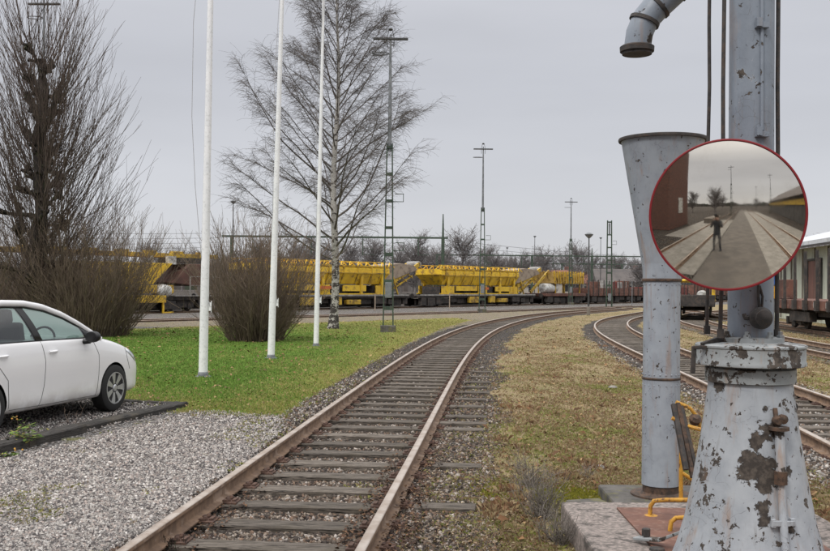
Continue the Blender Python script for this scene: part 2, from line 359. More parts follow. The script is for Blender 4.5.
# ------------------------------------------------------------------ track geometry
def fit(pts, deg):
    P = np.array([(p.x, p.y) for p in pts]); return np.polyfit(P[:, 1] / 50, P[:, 0], deg)
RZ = .15
L1 = [(118,551),(180,505),(247,458),(301,425),(351.6,389.6),(392,363),(424,345),(448,332),(472,323.4),(496,318.6),(520.5,315.5),(544.6,313),(564,311)]
R1 = [(375.2,551),(389,514.5),(402.8,480.3),(419,441.8),(428,418.8),(441,396.),(450.5,383),(460,367),(472,351.6),(484,339.6),(496,331),(508.4,325),(520.5,321),(532.5,318.4),(544.6,316)]
L2 = [(617,315.7),(603,320),(595.7,325.2),(601,333),(617,341.6),(639,352),(679,370),(700,379.5),(795,427),(830,441)]
R2 = [(641,316.5),(631,319),(626,323.4),(629,328),(641,334),(679,348.4),(693,353),(789.5,385),(830,399)]
def centre(L, Rr, deg, y0, y1):
    def off(pts, sgn):
        c = fit([G(x, y, RZ) for x, y in pts], 4); res = []
        for x, y in pts:
            p = G(x, y, RZ); s = np.polyval(np.polyder(c), p.y / 50) / 50; n = Vector((1, -s)).normalized()
            res.append(Vector((p.x + n.x * .753 * sgn, p.y + n.y * .753 * sgn, 0)))
        return res
    P = off(L, 1) + off(Rr, -1); c = fit(P, deg); dc = np.polyder(c); out = []
    ymin = min(p.y for p in P); ymax = max(p.y for p in P)
    def X(y):
        if y < ymin: return np.polyval(c, ymin / 50) + (y - ymin) * np.polyval(dc, ymin / 50) / 50
        if y > ymax: return np.polyval(c, ymax / 50) + (y - ymax) * np.polyval(dc, ymax / 50) / 50
        return np.polyval(c, y / 50)
    y = y0
    while y < y1: out.append((X(y), y)); y += .35 if abs(y) < 20 else .8
    return np.array(out)
T1 = centre(L1, R1, 4, -55, 88)
T2 = centre(L2, R2, 4, -55, 96)
TF = np.array([(p.x, p.y) for p in [G(x, y, 0) for x, y in ((-60, 328), (60, 325.5), (135, 323), (230, 320.5), (300, 318.5), (400, 315.7), (480, 313.2), (540, 311), (600, 308.6), (640, 307.2))]])
def densify(P, step=.8, sm=2):
    for _ in range(sm):
        Q = [P[0]]
        for i in range(len(P) - 1): Q += [P[i] * .75 + P[i + 1] * .25, P[i] * .25 + P[i + 1] * .75]
        Q.append(P[-1]); P = np.array(Q)
    d = np.r_[0, np.cumsum(np.hypot(*np.diff(P, axis=0).T))]; s = np.arange(0, d[-1], step)
    return np.c_[np.interp(s, d, P[:, 0]), np.interp(s, d, P[:, 1])]
TF = densify(TF)
A_ = G(150, 314); B_ = G(640, 303.2)
tdir = (B_ - A_); tdir.z = 0; TL = tdir.length; tdir.normalize()
TT = np.array([(A_.x + tdir.x * s, A_.y + tdir.y * s) for s in np.arange(-35, 150, 1.5)])
W1 = Vector((16.6, 39, 0)); W2 = Vector((18.3, 55, 0)); wd = (W2 - W1).normalized()
TW = np.array([(W1.x + wd.x * s - .0, W1.y + wd.y * s) for s in np.arange(-30, 60, 1.5)]) + np.array([0.85, 0])
TM = densify(np.array([(11.4, 20), (13.0, 40), (15.5, 56), (21.5, 72), (31, 88), (42, 104)], float))   # track the maintenance wagon stands on
def pdist(X, Y, P):
    """unsigned and signed (right of travel = +) distance to polyline P"""
    best = np.full(X.shape, 1e9); sg = np.zeros(X.shape)
    P = P[::2] if len(P) > 90 else P
    for i in range(len(P) - 1):
        ax, ay = P[i]; dx, dy = P[i + 1] - P[i]; L = dx * dx + dy * dy
        t = np.clip(((X - ax) * dx + (Y - ay) * dy) / L, 0, 1); qx = X - ax - t * dx; qy = Y - ay - t * dy
        d = np.hypot(qx, qy); m = d < best; best = np.where(m, d, best); sg = np.where(m, np.sign(qx * dy - qy * dx), sg)
    return best, sg
def inpoly(X, Y, poly):
    c = np.zeros(X.shape, bool); n = len(poly)
    for i in range(n):
        x1, y1 = poly[i]; x2, y2 = poly[(i + 1) % n]
        if y1 == y2: continue
        c ^= ((y1 > Y) != (y2 > Y)) & (X < (x2 - x1) * (Y - y1) / (y2 - y1) + x1)
    return c
def polysd(X, Y, poly):                                  # signed distance, + inside
    P = np.array(list(poly) + [poly[0]], float); d = np.full(X.shape, 1e9)
    for i in range(len(P) - 1):
        ax, ay = P[i]; dx, dy = P[i + 1] - P[i]; L = dx * dx + dy * dy + 1e-9
        t = np.clip(((X - ax) * dx + (Y - ay) * dy) / L, 0, 1); d = np.minimum(d, np.hypot(X - ax - t * dx, Y - ay - t * dy))
    return np.where(inpoly(X, Y, poly), d, -d)
_ph = NP.uniform(0, 6.28, (3, 14)); _fr = NP.normal(0, 1, (2, 14))
def wob(X, Y, s=1.0, k=0):                               # cheap smooth noise, about -1..1
    r = 0
    for i in range(14): r = r + np.sin((X * _fr[0, i] + Y * _fr[1, i]) * s * (1 + .35 * i) + _ph[k, i]) / (1 + .25 * i)
    return r / 3.2
gp = lambda pts, z=.1: [(p.x, p.y) for p in [G(x, y, z) for x, y in pts]]
LAWN = gp([(-140, 384), (40, 380), (128, 404), (188, 410), (250, 414), (287, 416), (313, 402), (333, 389), (362, 371), (394, 350.5), (421, 337), (444, 327.5), (470, 320), (455, 317.8), (400, 319.6), (300, 323), (200, 326), (100, 330), (-140, 336)])
KA = G(-6, 462, .03); KB = G(188, 411.5, .03)              # kerb front edge
kd = (KB - KA).normalized(); kn = Vector((-kd.y, kd.x, 0))   # kn points away from the yard (left)
KC = G(118, 399.5, .1)
PARK = [(KB.x, KB.y), (KC.x, KC.y), (KC.x - 9, KC.y - .5), (KA.x - kd.x * 9 - 9, KA.y - kd.y * 9), (KA.x - kd.x * 9, KA.y - kd.y * 9)]
def fields(X, Y):
    d1, s1 = pdist(X, Y, T1); d2, s2 = pdist(X, Y, T2); dF, sF = pdist(X, Y, TF); dT, sT = pdist(X, Y, TT); dW, _ = pdist(X, Y, TW); dM, _ = pdist(X, Y, TM)
    w = wob(X, Y, 1.3); w2 = wob(X, Y, 4.0, 1)
    lawn = polysd(X, Y, LAWN) + .12 * w2 + .1 * w
    park = polysd(X, Y, PARK)
    left1 = (s1 < 0)
    yard = np.where(left1 & (Y < 40) & (Y > -6), 1.0, 0) * (lawn < 0)
    strip = np.where((dF > 1.2) & (sF < 0) & (dT > 1.6) & (sT > 0), 1.0, 0)
    bal1 = np.clip((np.where(s1 > 0, 1.75 + .25 * w + .12 * w2, 1.0 + .06 * w2 + .45 * np.clip((Y - 11) / 3, 0, 1) * (Y < 45)) - d1) / .25, 0, 1) * (Y > -3)
    bal2 = np.clip((1.45 + .15 * w - d2) / .3, 0, 1)
    balF = np.clip((1.5 + .1 * w - dF) / .3, 0, 1); balT = np.clip((2.2 + .15 * w - dT) / .3, 0, 1); balW = np.clip((1.5 - np.minimum(dW, dM)) / .3, 0, 1)
    return dict(d1=d1, s1=s1, d2=d2, dF=dF, dT=dT, dW=np.minimum(dW, dM), lawn=lawn, park=park, yard=yard, strip=strip, bal=np.maximum.reduce([bal1, bal2, balF, balT, balW]), bal1=bal1, w=w, w2=w2, sT=sT)
def height(X, Y, f=None):
    f = f or fields(X, Y); sm = lambda a, b, v: np.clip((v - a) / (b - a), 0, 1) ** 2 * (3 - 2 * np.clip((v - a) / (b - a), 0, 1))
    z = -.02 + .02 * f['w'] + .012 * f['w2']
    z = np.where((f['s1'] < 0) & (Y > -6), -.035 + sm(.74, .98, f['d1']) * .12 + .008 * f['w2'], z)
    z = np.where((f['lawn'] > 0), np.maximum(z, .03 + .05 * sm(0, 1, f['lawn']) + .02 * f['w']), z)
    z = np.where(f['park'] > 0, .10 + .006 * f['w2'], z)
    r = (f['s1'] > 0) & (Y > -3) & (f['d1'] > .8) & (f['d1'] < 8)
    z = np.where(r, -.035 + .05 * sm(.78, 1.0, f['d1']) - .01 * sm(1, 3, f['d1']) + .012 * f['w2'], z)
    for k in ('d1', 'd2', 'dF', 'dW'): z = np.where((f[k] < .76), -.050 + .008 * f['w2'], z)
    z = np.where(f['dT'] < .85, -.03, z)
    z = np.where(Y < -2, np.minimum(z, -.03), z)
    return z
# ------------------------------------------------------------------ ground: one grid to the horizon, split by what it is made of
def axis(lo, hi, f0, f1, step, grow):
    fine = list(np.arange(f0, f1, step)); s = step; x = f1
    while x < hi: fine.append(x); s *= grow; x += s
    fine.append(hi); s = step; x = f0 - s; L = []
    while x > lo: L.append(x); s *= grow; x -= s
    L.append(lo); return np.array(L[::-1] + fine)
gx = axis(-2500, 2500, -6.5, 7, .11, 1.035)
gy = axis(-2500, 3500, 4.5, 14, .11, 1.018)
GX, GY = np.meshgrid(gx, gy); FF = fields(GX, GY); GZ = height(GX, GY, FF)
def zone_cols(X, Y, f):
    lawn = np.clip(f['lawn'] / .25 + .3, 0, 1)
    sparse = np.clip((.5 + .7 * f['w'] + .3 * f['w2'] - f['lawn'] * .0), 0, 1)
    grav = np.maximum(f['yard'], np.where(f['park'] > -.1, 1, 0)); grav = np.maximum(grav, f['strip'] * .9)
    grav = np.where(Y < 3.5, .2, grav)
    f['bal'] = np.maximum(f['bal'], np.where(((f['sT'] < 0) & (Y > 30)) | (Y < 3.5), 1, 0)); bal = f['bal']; grav = np.where((f['s1'] < 0) & (Y >= 40) & (f['lawn'] < 0), np.maximum(grav, .48), grav); tot = np.clip(1 - bal, 0, 1); grav = grav * np.where(f['bal'] > .5, .25, 1)
    yel = np.clip((X + 4.5 + (Y - 20) * .04) / 5, 0, 1) * .75 * .6 + np.clip((Y - 32) / 25, 0, .4) + .6 * np.clip(1 - f['lawn'] / 1.8, 0, 1) + .18 * f['w']       # the lawn turns yellow towards the track
    return np.stack([lawn * (1 - bal * .9), np.clip(grav, 0, 1) * (1 - lawn), bal], -1), np.stack([np.clip(yel, 0, 1), np.clip(.5 + .5 * f['w'], 0, 1), np.clip(.5 + .5 * f['w2'], 0, 1)], -1)
Z1, Z2 = zone_cols(GX, GY, FF)
def groundmat():
    m, t, b = base('ground_mix'); M['ground_mix'] = m
    v = coords(t, 'Object'); a = N(t, 'ShaderNodeAttribute'); a.attribute_name = 'zone'; sp = N(t, 'ShaderNodeSeparateColor'); lk(t, a.outputs[0], sp.inputs[0])
    a2 = N(t, 'ShaderNodeAttribute'); a2.attribute_name = 'tint'; sp2 = N(t, 'ShaderNodeSeparateColor'); lk(t, a2.outputs[0], sp2.inputs[0])
    mid = noise(t, v, 1.1, 6, .6); fine = noise(t, v, 9, 7, .7); vf = noise(t, v, 45, 5, .75)
    # dry grass
    c = mix(t, rng(t, mid, .44, .66), (.31, .24, .14), (.19, .185, .075))
    c = mix(t, rng(t, fine, .45, .66), c, (.20, .135, .075)); c = mix(t, rng(t, vf, .45, .66), c, (.29, .235, .14), 'MIX')
    c = mix(t, rng(t, noise(t, v, 22, 6, .7), .54, .66), c, (.075, .055, .035))
    # lawn
    lg = mix(t, rng(t, fine, .35, .65), (.085, .165, .022), (.15, .23, .04)); ly = mix(t, rng(t, fine, .35, .65), (.23, .24, .055), (.30, .26, .09))
    lw = mix(t, sp2.outputs[0], lg, ly); lw = mix(t, rng(t, vf, .5, .7, 0, .6), lw, (.06, .09, .018))
    c = mix(t, rng(t, math_(t, 'ADD', sp.outputs[0], math_(t, 'MULTIPLY', math_(t, 'SUBTRACT', fine, .5), 1.2)), .35, .6), c, lw)
    # crushed stone, two sizes
    def stones(scale, lo, hi, tint):
        vo = N(t, 'ShaderNodeTexVoronoi'); vo.inputs['Scale'].default_value = scale; lk(t, v, vo.inputs['Vector'])
        s3 = N(t, 'ShaderNodeSeparateColor'); lk(t, vo.outputs['Color'], s3.inputs[0])
        k = rng(t, s3.outputs[0], 0, 1, lo, hi, False); e_ = rng(t, vo.outputs['Distance'], .25, .62, 1, .22)
        g = math_(t, 'MULTIPLY', k, e_); cc = N(t, 'ShaderNodeCombineColor')
        for i in range(3): lk(t, math_(t, 'MULTIPLY', g, tint[i]), cc.inputs[i])
        return mix(t, rng(t, s3.outputs[1], .6, .9, 0, .45), cc.outputs[0], mix(t, 1, cc.outputs[0], (1.05, .8, .62), 'MULTIPLY')), vo.outputs['Distance']
    gs, gd = stones(34, .10, .56, (1, .95, .92)); bs, bd_ = stones(24, .04, .26, (1, .92, .85))
    bs = mix(t, rng(t, noise(t, v, 1.6, 5), .45, .7, 0, .6), bs, (.10, .07, .05))
    gs = mix(t, rng(t, math_(t, 'ADD', mid, math_(t, 'MULTIPLY', math_(t, 'SUBTRACT', fine, .5), .5)), .60, .68, 0, .8), gs, (.17, .17, .06))
    c = mix(t, rng(t, math_(t, 'ADD', sp.outputs[1], math_(t, 'MULTIPLY', math_(t, 'SUBTRACT', fine, .5), .9)), .35, .6), c, gs)
    c = mix(t, rng(t, math_(t, 'ADD', sp.outputs[2], math_(t, 'MULTIPLY', math_(t, 'SUBTRACT', fine, .5), 1.1)), .35, .6), c, bs)
    lk(t, c, b.inputs['Base Color']); b.inputs['Roughness'].default_value = .95; b.inputs['Specular IOR Level'].default_value = .15
    h = math_(t, 'ADD', math_(t, 'MULTIPLY', vf, .7), math_(t, 'MULTIPLY', math_(t, 'MAXIMUM', sp.outputs[1], sp.outputs[2]), math_(t, 'MULTIPLY', gd, -1.2)))
    bump(t, b, h, .8, .03)
groundmat()
def split_ground():
    ny, nx = GX.shape; idx = np.arange(nx * ny).reshape(ny, nx)
    quad = np.stack([idx[:-1, :-1], idx[:-1, 1:], idx[1:, 1:], idx[1:, :-1]], -1).reshape(-1, 4)
    av = lambda A: (A[:-1, :-1] + A[1:, 1:] + A[:-1, 1:] + A[1:, :-1]).ravel() / 4
    ln, yd, pk, bl, st = av(FF['lawn']) > 0, av(FF['yard']) > .5, av(FF['park']) > 0, av(FF['bal']) > .5, av(FF['strip']) > .5
    cls = np.zeros(len(quad), int); cls[yd] = 2; cls[pk] = 3; cls[st] = 5; cls[ln] = 1; cls[bl] = 4
    V = np.stack([GX, GY, GZ], -1).reshape(-1, 3); Zc = Z1.reshape(-1, 3); Zt = Z2.reshape(-1, 3)
    for k, nm in enumerate(('ground', 'lawn', 'gravel_yard', 'parking_gravel', 'track_ballast', 'gravel_path')):
        q = quad[cls == k]; u, inv = np.unique(q, return_inverse=True)
        me = npmesh(nm, V[u], inv.reshape(-1, 4), smooth=True)
        for an, A in (('zone', Zc), ('tint', Zt)):
            at = me.color_attributes.new(an, 'FLOAT_COLOR', 'POINT'); at.data.foreach_set('color', np.c_[A[u], np.ones(len(u))].astype(np.float32).ravel())
        o = link(nm, me, None, ('ground_mix',)); tag(o, kind='structure')
split_ground()
def strip(name, P, off0, off1, z, mat, y0, y1):
    q = [p for p in P if y0 <= p[1] <= y1]; q = np.array(q); d = np.gradient(q, axis=0); d /= np.hypot(d[:, 0], d[:, 1])[:, None]; n = np.c_[d[:, 1], -d[:, 0]]
    a = q + n * off0; b2 = q + n * off1; k = len(q)
    V = np.r_[np.c_[a, np.full(k, z)], np.c_[b2, np.full(k, z)]]; F = np.array([(i, i + k, i + k + 1, i + 1) for i in range(k - 1)])
    o = link(name, npmesh(name, V, F), None, (mat,)); tag(o, kind='structure'); return o
# the crossing and road behind the photographer, seen in the traffic mirror
strip('road', T1, 1.55, 4.6, .030, 'asphalt', -55, 3.4)
strip('pavement', T1, -2.6, -.86, .075, 'panel_concrete', -14, 2.6)
strip('pavement', T1, .86, 1.5, .036, 'panel_concrete', -14, 2.6)
strip('pavement', T1, -.66, .66, .036, 'panel_concrete', -14, 2.6)
strip('pavement', T2, .86, 2.4, .038, 'panel_concrete', -40, 3)
strip('pavement', T2, -.66, .66, .042, 'panel_concrete', -40, 3)
strip('pavement', T2, -1.9, -.86, .038, 'panel_concrete', -40, 3)

# ------------------------------------------------------------------ rails and sleepers
def rail_mesh(P, off, h=.15):
    P = np.array(P); d = np.gradient(P, axis=0); d /= np.hypot(d[:, 0], d[:, 1])[:, None]; n = np.c_[d[:, 1], -d[:, 0]]; C = P + n * off
    prof = [(-.068, 0), (-.068, .011), (-.012, .026), (-.009, .030), (-.009, .108), (-.033, .117), (-.035, .143), (-.028, .150), (.028, .150), (.035, .143), (.033, .117), (.009, .108), (.009, .030), (.012, .026), (.068, .011), (.068, 0)]
    k = len(prof); V = []
    for (cx, cy), (nx_, ny_) in zip(C, n):
        for x, z in prof: V.append((cx + nx_ * x, cy + ny_ * x, z * h / .15 + .006))
    F = []; mi = []
    for i in range(len(C) - 1):
        for j in range(k):
            jj = (j + 1) % k; F.append((i * k + j, i * k + jj, (i + 1) * k + jj, (i + 1) * k + j)); mi.append(1 if 6 <= j <= 8 else 0)
    F += [tuple(range(k)), tuple((len(C) - 1) * k + j for j in range(k - 1, -1, -1))]; mi += [0, 0]
    m = MB(); m.v = V; m.f = F; m.mi = mi; me = m.mesh('rail'); smoothmesh(me, 50); return me
def sleeper_mesh(L=2.6, seed=0):
    r = random.Random(seed); m = MB(); nx = 14; vs = []; w = .12
    for i in range(nx + 1):
        x = -L / 2 + L * i / nx; j = lambda s: r.uniform(-s, s)
        vs += [(x, -w + j(.006), -.15), (x, -w + j(.008), -.008 + j(.004)), (x, -w + .016 + j(.006), j(.004)), (x, j(.02), .004 + j(.004)), (x, w - .016 + j(.006), j(.004)), (x, w + j(.008), -.008 + j(.004)), (x, w, -.15)]
    fs = [(i * 7 + j, i * 7 + j + 1, (i + 1) * 7 + j + 1, (i + 1) * 7 + j) for i in range(nx) for j in range(6)] + [tuple(range(7)), tuple(nx * 7 + j for j in range(6, -1, -1))]
    m.add(vs, fs); return m.mesh('sleeper')
def plate_mesh():
    m = MB(); m.box((0, 0, .004), (.36, .17, .018)); m.box((0, 0, .014), (.36, .17, .004), taper=.9)
    for s in (-1, 1):
        for q in (-1, 1):
            m.lathe([(.021, .010), (.021, .032), (.014, .045), (.004, .047)], (s * .105, q * .05, 0), 8); m.box((s * .085, q * .05, .024), (.05, .05, .016))
        m.box((s * .15, 0, .022), (.03, .10, .02))
    return m.mesh('tie_plate')
SL = [sleeper_mesh(2.6, i) for i in range(4)]; PL = plate_mesh()
for s_ in SL: s_.materials.append(M['sleeper_wood'])
PL.materials.append(M['plate_rust'])
def walk(P, step, s0=0):
    P = np.array(P); d = np.r_[0, np.cumsum(np.hypot(*np.diff(P, axis=0).T))]; out = []; s = s0
    while s < d[-1]:
        x, y = np.interp(s, d, P[:, 0]), np.interp(s, d, P[:, 1]); x2, y2 = np.interp(min(s + .2, d[-1]), d, P[:, 0]), np.interp(min(s + .2, d[-1]), d, P[:, 1])
        out.append((x, y, math.atan2(y2 - y, x2 - x) - PI / 2)); s += step
    return out
def track(label, P, step, detail_to, full_from=-1e9, shift=None):
    t = thing('railway_track', label, 'railway track', (0, 0, 0), 0, 'railway tracks across the yard')
    for s in (-1, 1): link('rail', rail_mesh(P, s * .7525), t, ('rail_rust', 'rail_top'))
    spots = [q for q in walk(P, step) if q[1] > full_from]
    spots.sort(key=lambda q: math.hypot(q[0], q[1]) if q[1] > 3 else 1e4 + math.hypot(q[0], q[1])); rest = MB()
    for i, (x, y, a) in enumerate(spots):
        a += R_.uniform(-.012, .012)
        if i < 96:
            o = bpy.data.objects.new('sleeper', SL[i % 4]); col.objects.link(o); o.parent = t; dx = shift(y) if shift else 0
            o.location = (x + dx, y, .001 - .012 * R_.random()); o.rotation_euler = (R_.uniform(-.01, .01), R_.uniform(-.004, .004), a)
            if detail_to[0] < y < detail_to[1]:
                for s in (-1, 1):
                    p = bpy.data.objects.new('tie_plate', PL); col.objects.link(p); p.parent = o; p.location = (s * .7525 - dx, 0, .002)
        else:
            rest.box((x, y, -.07), (2.6, .24, .14), Matrix.Rotation(a, 3, 'Z'))
    if rest.v: tag(rest.obj('sleeper', 'sleeper_wood', t), kind='stuff')
    return t
track('long rusty track sweeping from the foreground between lawn and dry grass', T1, .655, (4, 34), -3)
track('curved track passing behind the grey columns on the right', T2, .66, (4, 30), -3)
track('far track edging the top of the lawn in front of the yellow wagons', TF, .7, (0, 0))
track('far track under the row of yellow and brown wagons', TT, .7, (0, 0))
track('track under the brown stake wagon beside the pale shed', TW, .7, (0, 0))
track('track under the maintenance wagon seen between the grey columns', TM, .7, (0, 0))
# leftover long turnout sleepers right of the near track
LEFTOVER = []
k = 0
for (px, py, L) in ((481.5, 374, .40), (479, 379, .42), (477.5, 384.5, .48), (475, 389.5, .44), (473, 395, .58), (470, 402, .50), (467, 409.5, .52), (466, 419.8, .58), (463, 426.5, .62), (463.5, 433, .50), (457, 470, .50), (445, 512, .50)):
    p = G(px, py, 0); j = int(np.argmin(np.abs(T1[:, 1] - p.y))); d = T1[j + 1] - T1[j]; a = math.atan2(d[1], d[0]) - PI / 2
    m = MB(); m.box((0, 0, -.05), (L, .22, .11)); LEFTOVER.append((p.x, p.y, L, a)); 
    o = m.obj('timber_sleeper', 'sleeper_wood', bevel=.012); o.location = (p.x, p.y, .050); o.rotation_euler = (0, 0, a)
    tag(o, {0: 'farthest timber in the close row of leftover sleepers right of the near track', 9: 'half buried timber at the near end of the close row right of the track', 10: 'second nearest timber piece, alone in the gravel right of the near rail', 11: 'nearest buried timber piece right of the rail, at the picture bottom', 4: 'longest timber in the far half of the row right of the near track', 8: 'second timber from the near end of the close row right of the track'}.get(k, 'dark sleeper end in the middle of the close row right of the near track'), 'railway sleeper', 'leftover sleepers beside the right rail'); k += 1

# ------------------------------------------------------------------ loose stones, grass, leaves (uncountable stuff)
def scatter(n, x0, x1, y0, y1, power=2.0):
    """denser close to the camera: y density falls as y^-power"""
    u = NP.random(n); p = 1 - power
    y = (y0 ** p + u * (y1 ** p - y0 ** p)) ** (1 / p) if abs(p) > 1e-6 else y0 * (y1 / y0) ** u
    return NP.uniform(0, 1, n) * (x1(y) - x0(y)) + x0(y), y
def stones(name, X, Y, size, pal, zoff=0, label=None):
    n = len(X); f = fields(X, Y); Z = height(X, Y, f); s = size * NP.uniform(.55, 1.35, n)
    cube = np.array([(-1, -1, -1), (1, -1, -1), (1, 1, -1), (-1, 1, -1), (-1, -1, 1), (1, -1, 1), (1, 1, 1), (-1, 1, 1)], float) * .5
    V = cube[None] * NP.uniform(.45, 1.1, (n, 8, 1)) * np.stack([np.ones(n), NP.uniform(.6, 1, n), NP.uniform(.45, .8, n)], -1)[:, None] * s[:, None, None]
    q = NP.normal(size=(n, 4)); q /= np.linalg.norm(q, axis=1)[:, None]; w, x, y, z = q.T
    R = np.stack([1 - 2 * (y * y + z * z), 2 * (x * y - z * w), 2 * (x * z + y * w), 2 * (x * y + z * w), 1 - 2 * (x * x + z * z), 2 * (y * z - x * w), 2 * (x * z - y * w), 2 * (y * z + x * w), 1 - 2 * (x * x + y * y)], -1).reshape(n, 3, 3)
    V = np.einsum('nij,nkj->nki', R, V) + np.stack([X, Y, Z + zoff + s * .18], -1)[:, None]
    F = np.array([(0, 3, 2, 1), (4, 5, 6, 7), (0, 1, 5, 4), (1, 2, 6, 5), (2, 3, 7, 6), (3, 0, 4, 7)])
    pal = np.array(pal); C = pal[NP.integers(0, len(pal), n)] * NP.uniform(.7, 1.25, (n, 1))
    o = link(name, npmesh(name, V.reshape(-1, 3), (F[None] + (np.arange(n) * 8)[:, None, None]).reshape(-1, 4), np.repeat(C, 8, 0)), None, ('stone',))
    return tag(o, label, 'gravel', None, 'stuff')
LP = [(.36, .335, .315), (.27, .25, .235), (.15, .14, .135), (.43, .40, .37), (.12, .11, .11), (.37, .31, .28), (.54, .51, .485), (.26, .23, .215), (.09, .08, .08)]
DP = [(.17, .14, .115), (.11, .09, .072), (.27, .225, .185), (.06, .05, .045), (.14, .095, .07), (.36, .32, .29), (.05, .04, .035), (.19, .13, .095), (.08, .065, .055)]
X, Y = scatter(300000, lambda y: -.44 * y - .3, lambda y: -.05 * y + .2, 5.3, 26, 2.0)
f = fields(X, Y); keep = (f['s1'] < 0) & (f['d1'] > .86) & ((f['bal'] < .4) | (NP.random(len(X)) < .12)) & (f['lawn'] < .1) & (f['park'] < -.24) & (NP.random(len(X)) > .25 * (f['w'] > .55))
stones('gravel_stones', X[keep], Y[keep], .0245, LP, 0, 'light crushed gravel spread between the near rail, the kerb and the lawn')
X, Y = scatter(30000, lambda y: -.44 * y - .4, lambda y: -.2 * y, 9, 18, 1.5); f = fields(X, Y); keep = (f['park'] > .02)
stones('parking_stones', X[keep], Y[keep], .028, LP, 0, 'grey gravel of the parking bay under the white car')
X, Y = scatter(120000, lambda y: -.36 * y, lambda y: .16 * y + 1.2, 5.3, 34, 1.8); f = fields(X, Y)
keep = (f['bal1'] > .4) & ~((f['d1'] > .70) & (f['d1'] < .81)) & ((f['s1'] < 0) | (f['d1'] < 1) | (NP.random(len(X)) < 1))
# keep sleeper tops mostly clear
sp_ = np.array([(q[0], q[1]) for q in walk(T1, .655) if 3 < q[1] < 40]); sY = sp_[:, 1]
dy = np.abs(Y[:, None][:, 0] - sY[np.clip(np.searchsorted(sY, Y), 0, len(sY) - 1)]); dy2 = np.abs(Y - sY[np.clip(np.searchsorted(sY, Y) - 1, 0, len(sY) - 1)])
ons = (np.minimum(dy, dy2) < .115 + .02 * f['w2']) & (f['d1'] < .74); keep &= ~(ons & (NP.random(len(X)) > np.where(f['d1'] > .56, .55, .05)))
for (lx, ly, lL, la) in LEFTOVER:
    u = (X - lx) * math.cos(la) + (Y - ly) * math.sin(la); v = -(X - lx) * math.sin(la) + (Y - ly) * math.cos(la)
    keep &= ~((np.abs(u) < lL / 2 - .03) & (np.abs(v) < .12) & (NP.random(len(X)) > (.05 if ly < 18 else .0)))
stones('ballast_stones', X[keep], Y[keep], .034, DP, -.008, 'dark ballast stones between and beside the near rails')
X, Y = scatter(26000, lambda y: .17 * y, lambda y: .46 * y, 9, 40, 1.6); f = fields(X, Y)
keep = (f['d2'] < 1.5) & ~((f['d2'] > .70) & (f['d2'] < .81))
stones('ballast_stones', X[keep], Y[keep], .04, DP + LP[:4], -.01, 'grey ballast stones along the curved track behind the columns')

def blades(name, X, Y, h, w, colf, label, cat='grass', lean=.45, per=2, zo=0.0):
    n = len(X); Z = height(X, Y) + zo; X = np.repeat(X, per) + NP.normal(0, .012, n * per); Y = np.repeat(Y, per) + NP.normal(0, .012, n * per); Z = np.repeat(Z, per); n *= per
    a = NP.uniform(0, 2 * PI, n); hh = h * NP.uniform(.4, 1.3, n); ww = w * NP.uniform(.7, 1.3, n); sc = np.clip(np.hypot(X, Y) / 12, .8, 4); ww = ww * sc
    dx, dy = np.cos(a) * ww, np.sin(a) * ww; la = NP.uniform(0, 2 * PI, n); ll = hh * np.abs(NP.normal(0, lean, n)); tx, ty = np.cos(la) * ll, np.sin(la) * ll
    V = np.zeros((n, 4, 3)); V[:, 0] = np.stack([X - dx, Y - dy, Z - .01], -1); V[:, 1] = np.stack([X + dx, Y + dy, Z - .01], -1)
    V[:, 2] = np.stack([X + dx * .6 + tx * .4, Y + dy * .6 + ty * .4, Z + hh * .6], -1); V[:, 3] = np.stack([X + tx, Y + ty, Z + hh * np.clip(1 - (ll / hh) * .4, .2, 1)], -1)
    F = np.array([(0, 1, 2), (0, 2, 3)]); C = colf(X, Y, n)
    o = link(name, npmesh(name, V.reshape(-1, 3), (F[None] + (np.arange(n) * 4)[:, None, None]).reshape(-1, 3), np.repeat(C, 4, 0)), None, ('blade',))
    return tag(o, label, cat, None, 'stuff')
def pick(pal, n, var=.25): pal = np.array(pal); return pal[NP.integers(0, len(pal), n)] * NP.uniform(1 - var, 1 + var, (n, 1))
def lawncol(X, Y, n):
    f = dict(w=wob(X, Y, 1.3)); ed = polysd(X, Y, LAWN); yel = np.clip(.6 * np.clip(1 - ed / 1.8, 0, 1) + np.clip((X + 4.5 + (Y - 20) * .04) / 5, 0, 1) * .5 + np.clip((Y - 32) / 25, 0, .4) + .25 * f['w'] + .22 * wob(X, Y, 4.0, 1), 0, 1)[:, None]
    g = pick([(.10, .205, .028), (.14, .26, .042), (.07, .13, .02), (.19, .30, .06), (.16, .19, .05)], n); y = pick([(.27, .27, .07), (.34, .30, .11), (.18, .22, .045), (.38, .32, .15)], n)
    return np.where(NP.random((n, 1)) < yel, y, g)
X, Y = scatter(190000, lambda y: -.46 * y, lambda y: .06 * y + .2, 13, 62, 1.4); f = fields(X, Y); keep = (f['lawn'] > -.1 + .15 * NP.normal(size=len(X))) & (f['park'] < 0) & (f['bal'] < .6)
blades('lawn_grass', X[keep], Y[keep], .042, .0024, lawncol, 'short green lawn grass around the flagpoles, yellowing towards the track')
def drycol(X, Y, n):
    w = (wob(X, Y, 1.0, 2) + .5 * wob(X, Y, 3, 0))[:, None] + NP.normal(0, .35, (n, 1))
    g = pick([(.20, .22, .06), (.26, .27, .09), (.15, .17, .045), (.32, .30, .12)], n); s = pick([(.33, .255, .15), (.27, .19, .11), (.24, .145, .08), (.42, .345, .22), (.18, .11, .065), (.26, .25, .10)], n)
    return np.where(w > .62, g, s)
X, Y = scatter(380000, lambda y: .02 * y - .2, lambda y: .44 * y + .3, 6.2, 75, 1.5); f = fields(X, Y)
